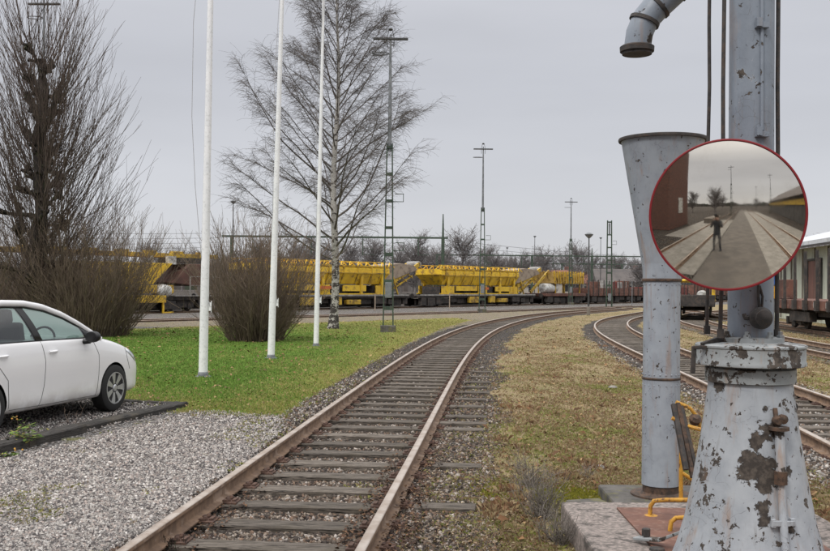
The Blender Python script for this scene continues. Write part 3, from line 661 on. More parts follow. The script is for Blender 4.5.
dens = np.clip(.55 + .5 * f['w'] + .35 * f['w2'], .08, 1); keep = (f['s1'] > 0) & (np.where(f['s1'] > 0, (f['d1'] > 1.75 + .25 * f['w'] + .3 * NP.normal(size=len(X))), 1) > 0) & (f['d2'] > 1.35 + .12 * NP.normal(size=len(X))) & (NP.random(len(X)) < dens)
inplinth = (X > 1.0) & (X < 3.1) & (Y < 8.9); keep &= ~inplinth
blades('dry_grass', X[keep], Y[keep], .040, .0017, drycol, 'straw coloured winter grass between the near track and the columns', lean=.8)
X, Y = scatter(60000, lambda y: .02 * y - .2, lambda y: .44 * y + .3, 6.5, 60, 1.6); f = fields(X, Y); cl = wob(X, Y, 2.6, 2) + .8 * wob(X, Y, 7, 0)
keep = (f['s1'] > 0) & (f['d1'] > 1.5) & (f['d2'] > 1.2) & (cl > .75) & ~((X > 1.0) & (X < 3.1) & (Y < 8.9))
blades('tall_dry_grass', X[keep], Y[keep], .085, .0018, lambda X, Y, n: pick([(.30, .19, .11), (.24, .13, .07), (.38, .29, .17), (.17, .10, .06), (.33, .25, .13)], n), 'reddish brown taller tufts of dead grass among the dry grass', lean=.6)
# patches of grass and moss poking through the gravel
X, Y = scatter(60000, lambda y: -.44 * y - .3, lambda y: .15 * y + 1.5, 5.3, 24, 2.0); f = fields(X, Y); pm = wob(X, Y, 1.7, 2) + .6 * wob(X, Y, 5, 1)
keep = (f['lawn'] < 0) & (f['park'] < -.15) & (((f['s1'] < 0) & (f['d1'] > .9) & (pm > .62)) | ((f['s1'] > 0) & (f['d1'] > .85) & (pm > .55)) | ((f['d1'] < .66) & (pm > 1.15)) | ((f['s1'] < 0) & (f['d1'] > .8) & (f['d1'] < 1.7) & (pm > -.4) & (Y > 11)) | ((f['s1'] > 0) & (f['d1'] > .95) & (NP.random(len(X)) < .22)))
blades('gravel_weeds', X[keep], Y[keep], .038, .0018, lambda X, Y, n: pick([(.30, .30, .10), (.20, .22, .05), (.38, .33, .17), (.15, .17, .035), (.24, .17, .09)], n), 'sparse yellow green weeds and moss growing in the gravel', 'weeds', lean=.8)
X = NP.normal(1.22, .38, 26000); Y = NP.normal(8.75, .32, 26000); keep = (X < 1.55 + .3 * NP.random(26000)) & (Y < 9.5) & (Y > 7.75) & (wob(X, Y, 3, 1) > -.5)
blades('moss_patch', X[keep], Y[keep], .018, .0022, lambda X, Y, n: pick([(.22, .21, .02), (.30, .27, .03), (.12, .11, .02), (.17, .18, .03)], n), 'yellow green moss spreading left of the stone footing', 'moss', lean=.8)
# fallen leaves along the rails and on the grass
def leaves(name, X, Y, size, pal, label, zo=.012):
    n = len(X); Z = height(X, Y) + zo + NP.uniform(0, .02, n); a = NP.uniform(0, 2 * PI, n); s = size * NP.uniform(.6, 1.3, n); sc = np.clip(np.hypot(X, Y) / 14, 1, 2.5); s *= sc
    u = np.stack([np.cos(a), np.sin(a), NP.uniform(-.5, .5, n)], -1) * s[:, None]; v = np.stack([-np.sin(a), np.cos(a), NP.uniform(-.5, .5, n)], -1) * (s * .6)[:, None]
    P = np.stack([X, Y, Z], -1); up = np.array([0, 0, 1.]) * (s * .35)[:, None]
    V = np.stack([P - u, P - v + up, P + u, P + v + up * .7], 1)
    o = link(name, npmesh(name, V.reshape(-1, 3), np.arange(n * 4).reshape(-1, 4), np.repeat(pick(pal, n, .3), 4, 0)), None, ('leaf',)); return tag(o, label, 'leaves', None, 'stuff')
X, Y = scatter(60000, lambda y: -.36 * y, lambda y: .2 * y + .8, 5.2, 26, 2.0); f = fields(X, Y)
keep = ((np.abs(f['d1'] - .60) < .13) | ((np.abs(f['d1'] - .93) < .14) & (f['s1'] > 0))) & (NP.random(len(X)) < np.clip(.55 + .6 * f['w'], .15, 1))
leaves('fallen_leaves', X[keep], Y[keep], .017, [(.06, .035, .025), (.10, .055, .035), (.035, .022, .018), (.16, .09, .05)], 'dark curled dead leaves drifted along the inside of the near rails', .04)
X, Y = scatter(30000, lambda y: .0 * y - .2, lambda y: .12 * y + 1.0, 5.2, 22, 2.0); f = fields(X, Y); keep = (f['s1'] > 0) & (f['d1'] > .8) & (f['bal1'] > .02) & (NP.random(len(X)) < .30 + .35 * f['w'])
leaves('dead_debris', X[keep], Y[keep], .012, [(.24, .17, .11), (.13, .085, .055), (.06, .04, .03), (.32, .26, .17)], 'dry plant debris lying in the gravel right of the near track')
X, Y = scatter(5200, lambda y: -.44 * y, lambda y: .44 * y, 7, 55, 1.3); f = fields(X, Y); keep = ((f['lawn'] > 0) | ((f['s1'] > 0) & (f['bal'] < .3))) & ~((X > 1) & (X < 3.1) & (Y < 9))
leaves('lawn_leaves', X[keep], Y[keep], .024, [(.20, .11, .05), (.12, .07, .04), (.30, .20, .10)], 'brown fallen leaves scattered over lawn and dry grass', .035)

# ------------------------------------------------------------------ kerb of old sleepers round the parking bay
def kerb(a, b2, label, w=.21, h=.21, z=-.02):
    a = Vector((a.x, a.y, 0)); b2 = Vector((b2.x, b2.y, 0)); L = (b2 - a).length; m = MB(); n = 18; vs = []
    for i in range(n + 1):
        x = L * i / n; j = lambda s: R_.uniform(-s, s)
        vs += [(x, 0 + j(.006), 0), (x, j(.008), h - .02), (x, .02 + j(.008), h + j(.006)), (x, w / 2, h + j(.008)), (x, w - .02, h + j(.006)), (x, w, h - .02), (x, w, 0)]
    fs = [(i * 7 + j, i * 7 + j + 1, (i + 1) * 7 + j + 1, (i + 1) * 7 + j) for i in range(n) for j in range(6)] + [tuple(range(7)), tuple(n * 7 + j for j in range(6, -1, -1))]
    m.add(vs, fs); o = m.obj('timber_kerb', 'kerb_timber'); o.location = (a.x, a.y, z); d = b2 - a; o.rotation_euler = (0, 0, math.atan2(d.y, d.x))
    tag(o, label, 'timber kerb', 'old sleepers edging the parking bay'); return o
kL = (KB - KA).length; kmid = KA + kd * (kL * .40)
kerb(KA - kd * 2.2, kmid - kd * .02, 'nearer black timber kerb beam in front of the white car')
kerb(kmid + kd * .03 + kn * .05, KB, 'black timber kerb beam below the front wheel of the white car', h=.19)
kerb(KB + kn * .1 + kd * .22, Vector((KC.x - .4, KC.y, 0)) + kn * .3, 'low timber beam closing the bay beside the lawn', h=.15, w=.16)

# ------------------------------------------------------------------ water crane with its plinth
CX, CY = D(750.3, 345, 5.6).x, 5.6
PZ = .20
pl = thing('crane_plinth', 'pinkish concrete plinth under the grey water crane', 'plinth', (2.0, 6.0, 0))
m = MB(); m.box((.06, 0, .06), (1.84, 3.1, .28)); m.obj('concrete_slab', 'concrete', pl, bevel=.02)
m = MB(); m.box((.08, .0, PZ + .008), (1.12, 2.6, .014)); m.obj('steel_plate', 'rust_plate', pl, bevel=.003)
SPOTS = [(-.075, -.30, .68, .085), (-.03, -.31, .60, .06), (-.06, -.27, .82, .045), (.0, -.30, .64, .05), (.03, -.27, .88, .05), (-.05, -.34, .47, .045), (-.04, -.33, .40, .03), (.11, -.30, .66, .035), (-.22, -.10, 1.12, .05), (.10, -.36, .36, .03), (.21, -.15, .75, .04), (.0, -.27, 1.0, .03), (.02, -.28, .86, .035), (.03, -.30, .70, .03)]
peel('crane_paint', PA, PB, SPOTS, (.61, .62), .6, (.625, .635)); peel('ring_paint', (.33, .35, .36), (.26, .28, .285), [], (.55, .56), .8, (.60, .61)); peel('column_paint', (.245, .28, .33), (.20, .23, .275), [], (.645, .655), .35, (.64, .65))
crane = thing('water_crane', 'grey railway water crane with peeling paint and hanging spout', 'water crane', (CX, CY, PZ))
m = MB(); m.lathe([(.475, 0), (.48, .03), (.445, .07), (.405, .17), (.360, .33), (.322, .52), (.287, .72), (.256, .92), (.236, 1.08), (.232, 1.12)], n=56); m.obj('base_cone', 'crane_paint', crane, 40)
m = MB(); m.lathe([(.225, 1.12), (.25, 1.125), (.25, 1.20), (.23, 1.21)], n=48); m.obj('neck_collar', 'ring_paint', crane, 40)
m = MB(); m.lathe([(.15, 1.215), (.296, 1.217), (.304, 1.222), (.304, 1.238), (.300, 1.244), (.300, 1.315), (.306, 1.322), (.306, 1.332), (.298, 1.338), (.20, 1.350), (.1, 1.352)], n=64); m.obj('bearing_ring', 'ring_paint', crane, 40)
m = MB(); m.lathe([(.0, 1.346), (.185, 1.346), (.185, 1.374), (.14, 1.38)], n=40); m.obj('foot_flange', 'ring_paint', crane, 40)
m = MB(); m.lathe([(.126, 1.372), (.125, 2.2), (.124, 3.2), (.124, 4.5), (.17, 4.52), (.17, 4.6), (.0, 4.62)], n=40)
m.obj('column', 'column_paint', crane, 40)
m = MB()
for a in range(0, 360, 45):
    if a in (135,): continue
    m = MB(); x, y = .163 * math.cos(rad(a + 20)), .163 * math.sin(rad(a + 20)); m.lathe([(.022, 1.374), (.022, 1.392), (.014, 1.394), (.014, 1.412), (.0, 1.414)], (x, y, 0), 6); m.obj('bolt', 'ring_paint', crane)

def local(px, py, Y, base_): return D(px, py, Y) - Vector(base_)
cb = (CX, CY, PZ)
for (p0, p1, y_, r_) in (((711, -160), (707, 334), 5.80, .011), ((726.5, -160), (720.5, 338), 5.46, .012), ((779, -160), (776.5, 338), 5.62, .013)):
    m = MB(); a = local(*p0, y_, cb); b2 = local(*p1, y_, cb); pts = [a.lerp(b2, i / 8) + Vector((R_.uniform(-.003, .003), 0, 0)) for i in range(9)]
    m.tube(pts, r_, 8); m.lathe([(.02, 0), (.02, .05)], b2, 8); m.obj('stay_rod', 'dark_iron', crane, 40)
# thin pipe up the column front with clamps
m = MB(); px_ = [local(762, y, 5.47, cb) for y in (-160, 0, 100, 130)]; m.tube(px_, .010, 8)
for y in (25, 134): m.box(local(762, y, 5.465, cb), (.075, .03, .03)); m.box(local(759, y - 3, 5.455, cb), (.03, .03, .05))
m.obj('conduit', 'column_paint', crane, 40)
# grease cup on the column
p = local(760, 318, 5.45, cb); m = MB(); rt = Matrix.Rotation(PI / 2, 3, 'X')
m.lathe([(.02, -.03), (.05, -.02), (.062, .0), (.062, .03), (.045, .05), (.045, .07), (.02, .085), (.0, .087)], p, 24, rot=rt); m.obj('grease_cup', 'dark_iron', crane, 40)
m = MB(); m.tube([p + Vector((0, 0, .03)), p + Vector((-.01, 0, .12)), p + Vector((-.012, .0, .32))], .009, 8); m.tube([p + Vector((.01, 0, .05)), p + Vector((.014, 0, .12)), p + Vector((-.003, 0, .18))], .007, 6)
m.tube([p + Vector((-.05, 0, 0)), p + Vector((-.075, .02, .0)), p + Vector((-.08, .03, .02))], .014, 6); m.obj('hanger_hook', 'dark_iron', crane, 40)
# valve pipe on the cone
def oncone(px, z, lift=0):
    prof = [(0, .475), (.07, .445), (.17, .405), (.33, .360), (.52, .322), (.72, .287), (.92, .256), (1.12, .232)]; r = np.interp(z, [q[0] for q in prof], [q[1] for q in prof]) + lift
    x = px; return Vector((x, -math.sqrt(max(r * r - x * x, 1e-4)), z))
m = MB(); m.tube([oncone(.05, .02, .03), oncone(.055, .3, .025), oncone(.058, .62, .02)], .022, 12); m.tube([oncone(.058, .66, .03), oncone(.062, .80, .03), oncone(.062, .90, .03)], .027, 12)
m.obj('valve_pipe', 'crane_paint', crane, 40)
m = MB(); q = oncone(.055, .62, .03)
m.lathe([(.036, -.02), (.036, .05)], q, 8); m.obj('pipe_coupling', 'grease_brown', crane, 40); m = MB(); m.lathe([(.055, 0), (.055, .018)], oncone(.06, .885, .03), 12); m.lathe([(.02, 0), (.032, .02), (.02, .05)], oncone(.052, .935, .01), 10, rot=rt); m.bar(oncone(.05, .90, .03), oncone(.05, 1.0, .01), .02, .02)
m.lathe([(.0, .07), (.026, .06), (.026, .03)], oncone(.08, .945, .0), 12, rot=rt); m.obj('valve_body', 'grease_brown', crane, 40)
m = MB(); m.box(oncone(.055, .40, .035), (.12, .012, .03)); m.box(oncone(.0, .40, .02), (.025, .03, .045)); m.box(oncone(.11, .40, .02), (.025, .03, .045)); m.obj('pipe_clamp', 'crane_paint', crane, bevel=.003)
m = MB(); rr = .045; c_ = oncone(.22, .98, -.03); m.lathe([(.03, -.01), (.045, .0), (.04, .03), (.0, .035)], c_, 16, rot=rt); m.obj('hole_cover', 'dark_iron', crane, 40)
m = MB()                                                     # ribs at the foot of the cone
for a in (-122, -60, -12, 190): 
    x, y = math.cos(rad(a)), math.sin(rad(a)); m.bar((x * .36, y * .36, .20), (x * .52, y * .52, .02), .025, .03)
m.obj('foot_rib', 'crane_paint', crane)
# black bracket hanging on the ring's left edge
m = MB(); a = local(703, 349, 5.5, cb); m.bar(a + Vector((.03, 0, .01)), a + Vector((-.055, 0, .008)), .03, .02); m.bar(a + Vector((-.05, 0, .015)), a + Vector((-.058, 0, -.14)), .025, .02); m.bar(a + Vector((.0, .02, .02)), a + Vector((.12, .05, .06)), .03, .03)
m.obj('hook_bracket', 'dark_iron', crane, bevel=.003)
# spout: arm out from the column top, over and down to the flanged mouth
sp0 = local(637, 50, 6.5, cb); pts = [sp0, local(639.5, 33, 6.5, cb), local(645, 20, 6.5, cb), local(655, 8, 6.5, cb), local(672, -8, 6.48, cb), local(705, -40, 6.4, cb), local(740, -80, 6.2, cb), Vector((0.1, .5, 3.9)), Vector((0, .1, 4.1))]
m = MB(); m.tube(pts, [.088, .09, .092, .095, .096, .097, .098, .10, .10], 24); m.obj('spout_arm', 'column_paint', crane, 40)
m = MB(); m.lathe([(.085, -.012), (.112, -.012), (.114, .02), (.10, .03), (.09, .032)], sp0, 28); m.lathe([(.084, -.03), (.098, -.03), (.098, -.012)], sp0, 28); m.obj('mouth_flange', 'dark_iron', crane, 40)
m = MB()
for i, (a, b2, s) in enumerate(((pts[1], pts[2], .9), (pts[3], pts[4], .15), (pts[4], pts[5], .1))):
    c_ = a.lerp(b2, s); d = (b2 - a).normalized(); m.tube([c_ - d * .012, c_ + d * .012], .103, 24)
m.obj('spout_clamp', 'dark_iron', crane, 40)

# convex traffic mirror fixed to the column
MC = D(727, 215, 5.22); RM = 1.6; rm = .400; ax = Vector((-.25, -.95, -.072)).normalized()
mir = thing('traffic_mirror', 'round convex traffic mirror with dark red rim on the crane column', 'mirror', MC)
q = ax.to_track_quat('Z', 'Y').to_matrix(); m = MB(); prof = []
for i in range(25):
    r = rm * (1 - i / 24); prof.append((max(r, .0005), math.sqrt(RM * RM - r * r) - math.sqrt(RM * RM - rm * rm)))
m.lathe(prof, (0, 0, 0), 96, rot=q, cap=False); o = m.obj('mirror_glass', 'mirror_glass', mir); o.data.shade_smooth()
m = MB(); m.lathe([(rm - .004, .002), (rm - .003, .007), (rm + .0, .008), (rm + .007, .005), (rm + .008, -.022), (rm - .006, -.03), (rm - .15, -.045), (.0, -.05)], (0, 0, 0), 96, rot=q, cap=False); m.obj('mirror_rim', 'mirror_rim', mir, 50)
m = MB(); cpos = Vector((CX, CY, 2.25)) - MC; m.bar(Vector((0, .04, 0)), Vector((cpos.x, cpos.y - .15, 0)), .05, .08); m.lathe([(.148, -.04), (.152, -.04), (.152, .04), (.148, .04)], cpos, 32); m.obj('mirror_bracket', 'dark_iron', mir, 40)

# ------------------------------------------------------------------ drain funnel column
FP = G(656.5, 489, .13); FX, FY = FP.x, 8.25
fs_ = thing('stone_footing', 'low dark mossy stone footing under the funnel column', 'footing', (FX, FY, 0))
m = MB(); m.box((.05, .0, .04), (1.0, .85, .14)); m.obj('footing_slab', 'dark_stone', fs_, bevel=.02)
m = MB(); m.box((-.62, -.12, .03), (.32, .28, .08), Matrix.Rotation(.3, 3, 'Z')); m.obj('broken_slab', 'dark_stone', fs_, bevel=.02)
peel('funnel_paint', (.36, .395, .44), (.29, .32, .365), [(-.05, -.30, 2.7, .012)], (.68, .69), .6, (.645, .655))
fn = thing('funnel_column', 'tall grey riveted steel column flaring into an open funnel top', 'column', (FX, FY, .11))
m = MB(); m.lathe([(.158, .09), (.156, .98)], n=40, cap=False); m.obj('lower_pipe', 'funnel_paint', fn, 40)
m = MB(); m.lathe([(.153, .98), (.153, 1.82)], n=40, cap=False); m.obj('middle_pipe', 'funnel_paint', fn, 40)
m = MB(); m.lathe([(.157, 1.80), (.160, 1.90), (.195, 2.15), (.245, 2.50), (.30, 2.80), (.345, 3.0), (.352, 3.0), (.34, 2.97), (.15, 1.85)], n=56, cap=False); m.obj('funnel', 'funnel_paint', fn, 40)
m = MB(); m.lathe([(.345, 2.985), (.366, 2.985), (.370, 3.0), (.366, 3.012), (.345, 3.012)], n=56, cap=False); m.obj('funnel_rim', 'dark_iron', fn, 40)
m = MB(); m.lathe([(.159, .975), (.164, .98), (.164, .99), (.158, .995)], n=40, cap=False); m.lathe([(.160, 1.80), (.166, 1.805), (.166, 1.82), (.159, 1.825)], n=40, cap=False); m.obj('seam_band', 'grease_brown', fn, 40)
m = MB()
for zz in (1.02, .93, 1.86, 1.775):
    for i in range(20):
        a = 2 * PI * i / 20; m.lathe([(.008, 0), (.006, .004), (0, .006)], (.154 * math.cos(a), .154 * math.sin(a), zz), 6, rot=Matrix.Rotation(a, 3, 'Z') @ Matrix.Rotation(PI / 2, 3, 'Y'))
for i in range(7): m.lathe([(.007, 0), (.005, .004), (0, .006)], (-.146, -.06, .2 + i * .11), 6, rot=Matrix.Rotation(PI, 3, 'Z') @ Matrix.Rotation(PI / 2, 3, 'Y'))
m.obj('rivets', 'funnel_paint', fn)
m = MB(); m.lathe([(.25, .0), (.25, .015), (.17, .02), (.150, .03), (.150, .10)], n=32); m.obj('foot_ring', 'grease_brown', fn, 40)

# ------------------------------------------------------------------ yellow bars, lever and clutter on the plinth
def ypt(px, py, Y): return D(px, py, Y)
lev = thing('locking_lever', 'folded dark steel lever with yellow bars leaning between the two columns', 'lever', G(684, 500, PZ))
lo = lev.location
P3 = lambda px, py, Y: D(px, py, Y) - lo
for a_, b_, w_, mt_ in (((673.5, 404), (686, 470), .035, 'dark_iron'), ((677.5, 403), (693, 478), .030, 'grease_brown'), ((681, 406), (699, 484), .028, 'dark_iron')): m = MB(); m.bar(P3(*a_, 6.9), P3(*b_, 6.7), w_, .03); m.obj('lever_arm', mt_, lev, bevel=.004)
m = MB(); m.tube([P3(672, 418, 6.85), P3(687, 426, 6.85), P3(702, 430, 6.8)], .014, 8); m.tube([P3(676, 402, 6.9), P3(690, 408, 6.9), P3(698, 418, 6.9), P3(700, 430, 6.9)], .013, 8)
m.tube([P3(682, 428, 6.95), P3(681, 470, 6.95), P3(681, 500, 6.95)], .015, 8); m.tube([P3(682, 473, 6.95), P3(696, 482, 6.95)], .014, 8); m.obj('yellow_frame', 'yellow_bar', lev, 40)
m = MB(); m.lathe([(.02, -.03), (.038, -.02), (.042, .02), (.02, .04)], P3(695, 420, 6.9), 12, rot=Matrix.Rotation(.8, 3, 'X')); m.obj('pivot_hub', 'grease_brown', lev, 40)
hb = thing('bent_handle', 'long yellow bent bar lying hooked on the rusty plate', 'handle', G(660, 512, PZ + .02)); lo = hb.location
m = MB(); m.tube([P3(650, 515, 7.05), P3(650.5, 506, 7.05), P3(654, 501, 7.05), P3(666, 500, 7.0), P3(690, 500, 6.9)], .016, 10); m.lathe([(.06, -.02), (.06, -.005), (.02, .005)], P3(651, 515, 7.05), 10); m.obj('bar', 'yellow_bar', hb, 40)
hb = thing('bent_handle', 'short yellow hooked bar beside the foot of the crane cone', 'handle', G(672, 530, PZ + .02)); lo = hb.location
m = MB(); m.tube([P3(670, 531, 6.6), P3(671, 522, 6.6), P3(676, 518, 6.6), P3(688, 517.5, 6.5)], .016, 10); m.obj('bar', 'yellow_bar', hb, 40)
an = thing('anchor_strap', 'grey iron strap bolted down left of the crane cone', 'strap', G(645, 538, PZ + .02)); lo = an.location
m = MB(); m.bar(P3(636, 538, 6.35), P3(662, 540, 6.2), .07, .02); m.bar(P3(660, 540, 6.2), P3(692, 528, 6.05), .07, .02); m.obj('strap', 'ring_paint', an, bevel=.005)
m = MB(); m.lathe([(.028, 0), (.028, .045), (.022, .05), (0, .05)], P3(646, 536, 6.3), 6); m.obj('bolt', 'dark_iron', an)
pk_ = G(657, 550, PZ + .02)
m = MB(); m.lathe([(.05, .0), (.045, .012), (.02, .016), (0, .016)], (0, 0, 0), 12); o = m.obj('iron_cap', 'dark_iron'); o.location = pk_; tag(o, 'small round iron cap lying on the rusty plate near the strap', 'cap')

# ------------------------------------------------------------------ flagpoles
def flagpole(px, pyb, pxt, label, r0, h=10.5):
    b2 = G(px, pyb, .08); t = thing('flagpole', label, 'flagpole', b2, 0, 'white flagpoles on the lawn'); top = D(pxt, 0, b2.y) - b2; d = top / top.z
    m = MB(); n = 12; pts = [d * (h * i / n) for i in range(n + 1)]; m.tube(pts, [r0 * (1 - .55 * i / n) for i in range(n + 1)], 20); m.obj('pole', 'white_pole', t, 40)
    m = MB(); m.lathe([(r0 * 1.9, -.03), (r0 * 1.8, .015), (r0 * 1.15, .03), (r0 * 1.1, .09), (r0, .10)], (0, 0, 0), 20); m.obj('pole_foot', 'mast_grey', t, 40)
    m = MB(); q = d * 1.35; m.box(q + Vector((r0 + .02, 0, 0)), (.05, .03, .16)); m.box(q + Vector((r0 + .045, 0, .06)), (.012, .012, .10)); m.box(q + Vector((r0 + .045, 0, -.06)), (.012, .012, .10)); m.obj('cleat', 'white_pole', t)
    m = MB(); hp = [q + Vector((r0 + .02, -.02, .0))] + [d * (1.35 + (h - 1.4) * k) + Vector((r0 * (1 - .55 * k) * .6 - .15 * math.sin(PI * k) * (1 if px > 230 else 2.4), -.05, 0)) for k in (.1, .25, .4, .6, .8, 1)]
    m.tube(hp, .006, 5); m.obj('halyard', 'rope', t); return t
flagpole(203, 377, 210.5, 'nearest white flagpole, thick, behind the nose of the car', .088)
flagpole(271, 358.5, 282, 'middle white flagpole of three, in front of the round bare shrub', .088)
flagpole(316, 346.5, 323.5, 'farthest white flagpole, the thinnest, beside the birch trunk', .078)

# ------------------------------------------------------------------ bare trees and shrubs
def bend_path(p, d, L, n, up=0.0, wig=.08, droop=0.0):
    pts = [p.copy()]; d = d.normalized()
    for i in range(n):
        d = (d + Vector((R_.gauss(0, wig), R_.gauss(0, wig), R_.gauss(0, wig))) + Vector((0, 0, up - droop * (i / n)))).normalized(); p = p + d * (L / n); pts.append(p.copy())
    return pts, d
def rdir(az, el): return Vector((math.cos(az) * math.cos(el), math.sin(az) * math.cos(el), math.sin(el)))
def birch_tree(loc):
    t = thing('birch_tree', 'tall bare birch with black and white trunk beside the far flagpole', 'birch', loc); H = 15.6
    tr = [Vector((math.sin(i * .55) * .07 + i * .004, math.cos(i * .4) * .05, H * i / 22)) for i in range(23)]; rr = [(.165 * (1 - i / 22) ** .9 + .012) for i in range(23)]; rr[0] = .26
    m = MB(); m.tube(tr[:16], rr[:16], 14); 
    sg = Segs(); big = Segs(); sg_t = Segs(); 
    for i in range(15, 22): sg_t.path([tr[i], tr[i + 1]], rr[i], rr[i + 1])
    m.obj('trunk', 'birch_bark', t, 60)
    nb = 84; az = 0
    for i in range(nb):
        k = (i + R_.random()) / nb; z = 2.5 + k * (H - 3.2); az += 2.4 + R_.gauss(0, .3); el = rad(R_.uniform(20, 42) + 22 * k)
        rmax = np.interp(z, [2, 3, 5, 7, 9, 11, 13, 15.6], [4.6, 5.0, 4.4, 3.6, 2.8, 2.0, 1.3, .35]) * R_.uniform(.75, 1.1); L = rmax / math.cos(el)
        j = min(int(z / H * 22), 21); b0 = tr[j].lerp(tr[j + 1], z / H * 22 - j)
        pts, dd = bend_path(b0, rdir(az, el), L, 9, .035, .07, .05); r0 = .014 + .036 * (L / 6) * (1 - k * .5); big.path(pts, r0, .006)
        for s in range(int(6 + L * 4.2)):
            q = R_.uniform(.18, 1) ** .8 * 8.9; jj = int(q); c_ = pts[jj].lerp(pts[jj + 1], q - jj); a2 = az + R_.choice((-1, 1)) * R_.uniform(.3, 1.3); l2 = R_.uniform(.5, 1.5) * (1 - .35 * q / 9) * min(1, L / 2.5)
            p2, d2 = bend_path(c_, rdir(a2, el * R_.uniform(.4, 1.2)), l2, 5, .0, .12, .10); sg.path(p2, .0068, .004)
            for u in range(int(4 + l2 * 8)):
                q2 = R_.uniform(.2, 5) * .98; j2 = min(int(q2), 4); c3 = p2[j2].lerp(p2[j2 + 1], q2 - j2); a3 = a2 + R_.uniform(-1.5, 1.5)
                p3, _ = bend_path(c3, rdir(a3, R_.uniform(-.5, .7)), R_.uniform(.25, .75), 3, 0, .16, .30); sg.path(p3, .0042, .0028)
    o = link('branch', big.mesh('branch', 5), t, ('twig_grey',)); o = link('leader', sg_t.mesh('leader', 6), t, ('birch_bark',)); o = link('twigs', sg.mesh('twigs', 3), t, ('twig_grey',)); return t
birch_tree(G(333, 329, .08))
def pollard(loc):
    t = thing('pollarded_tree', 'tall dark pollarded tree with a fan of bare upright shoots behind the car', 'tree', loc)
    m = MB(); H = 9.3; tr = [Vector((math.sin(i * .9) * .07, 0, H * i / 18)) for i in range(19)]; m.tube(tr, [.31 - .009 * i + .05 * math.sin(i * 2.1) for i in range(19)], 12)
    sg = Segs(); knobs = []
    for i in range(34):
        z = 1.0 + i * .245 + R_.uniform(-.1, .1); az = i * 2.4 + R_.uniform(-.3, .3); L = R_.uniform(.5, 1.6) * (1.3 - .07 * z); pts, _ = bend_path(Vector((0, 0, z)), rdir(az, R_.uniform(-.1, .6)), L, 5, .14, .2)
        r = R_.uniform(.05, .09); m.tube(pts, [r * 1.3, r, r * .9, r * .8, r * 1.2, r * 1.9], 8); knobs.append((pts[-1], az))
        for q in range(5): pp, _ = bend_path(pts[-1] - Vector((0, 0, r * .4)), rdir(R_.uniform(0, 6.28), R_.uniform(-.3, 1.3)), R_.uniform(.12, .3), 3, .1, .3); m.tube(pp, [r * 1.2, r * 1.1, r * .9, r * .5], 6)
        for q in range(3): pp, _ = bend_path(pts[R_.randint(1, 4)], rdir(az + R_.uniform(-1.5, 1.5), R_.uniform(0, 1)), R_.uniform(.15, .4), 2, .1, .2); m.tube(pp, [.06, .05, .07], 6)
    m.obj('trunk', 'bark_dark', t, 60)
    def shoot(p0, a, el, L, r0=.014, side=3):
        for tries in range(4):
            p, d = bend_path(p0, rdir(a, el), L, 9, R_.uniform(.04, .10), .05)
            if math.hypot(p[-1].x, p[-1].y) < np.interp(p[-1].z, [0, 2, 6, 9.5, 12, 15], [3.6, 4.6, 4.7, 3.4, 2.5, 1.2]) * R_.uniform(.85, 1.05): break
            L *= .8; el = min(el + .12, 1.45)
        sg.path(p, r0, .004)
        for u in range(side):
            q = R_.randint(2, 8); pp, _ = bend_path(p[q], (p[q + 1] - p[q]).normalized() + Vector((R_.gauss(0, .4), R_.gauss(0, .4), .15)), R_.uniform(.3, 1.4), 4, .08, .09); sg.path(pp, .0062, .0032)
    for kp, az in knobs:
        for s in range(15): shoot(kp + Vector((R_.gauss(0, .1), R_.gauss(0, .1), 0)), az + R_.gauss(0, .7), R_.uniform(.75, 1.3), R_.uniform(2.4, 4.6) * (1.15 if kp.z < 6 else .85))
    for s in range(230):                                   # long shoots straight from the trunk
        h0 = R_.uniform(.1, 6.5); a = R_.uniform(0, 2 * PI); shoot(Vector((math.cos(a) * .3, math.sin(a) * .3, h0)), a, R_.uniform(.4, 1.0), R_.uniform(3.4, 6.0), .013, 5)
    link('shoots', sg.mesh('shoots', 3), t, ('twig_brown',)); return t
P_TREE = G(38, 336, .08); pollard(P_TREE)
def shrub(loc, label, n, hgt, spread, mat, base_r=.4, r0=.009, ex=1.0, side=4):
    t = thing('bare_shrub', label, 'shrub', loc); sg = Segs()
    for i in range(n):
        a = R_.uniform(0, 2 * PI); k = math.sqrt(R_.random()); el = PI / 2 - k * spread * R_.uniform(.4, 1.2); L = hgt * R_.uniform(.45, 1.05) * (1 - .22 * k)
        p, d = bend_path(Vector((math.cos(a) * base_r * k * ex, math.sin(a) * base_r * k, 0)), rdir(a, el), L, 8, .05, .10); sg.path(p, r0, .0038)
        for u in range(side):
            q = R_.randint(1, 7); pp, _ = bend_path(p[q], (p[q + 1] - p[q]).normalized() + Vector((R_.gauss(0, .55), R_.gauss(0, .55), .1)), R_.uniform(.2, 1.0), 4, .07, .14); sg.path(pp, .0055, .003)
    link('stems', sg.mesh('stems', 3), t, (mat,)); return t
shrub(G(256, 341, .08), 'round leafless brown shrub between the first two flagpoles', 620, 4.5, .66, 'twig_shrub', .85, side=8)
shrub(G(88, 336, .08), 'dense bare shrub at the foot of the pollarded tree behind the car', 760, 5.0, .68, 'twig_shrub', 1.3, side=8)
shrub(G(-25, 336, .08), 'bare bush at the left edge of the picture behind the car roof', 420, 5.2, .7, 'twig_shrub', 1.3, side=5)
shrub(G(30, 326, .05), 'low brown thicket behind the pollarded tree near the far track', 560, 4.6, .6, 'twig_shrub', 3.0, side=5)
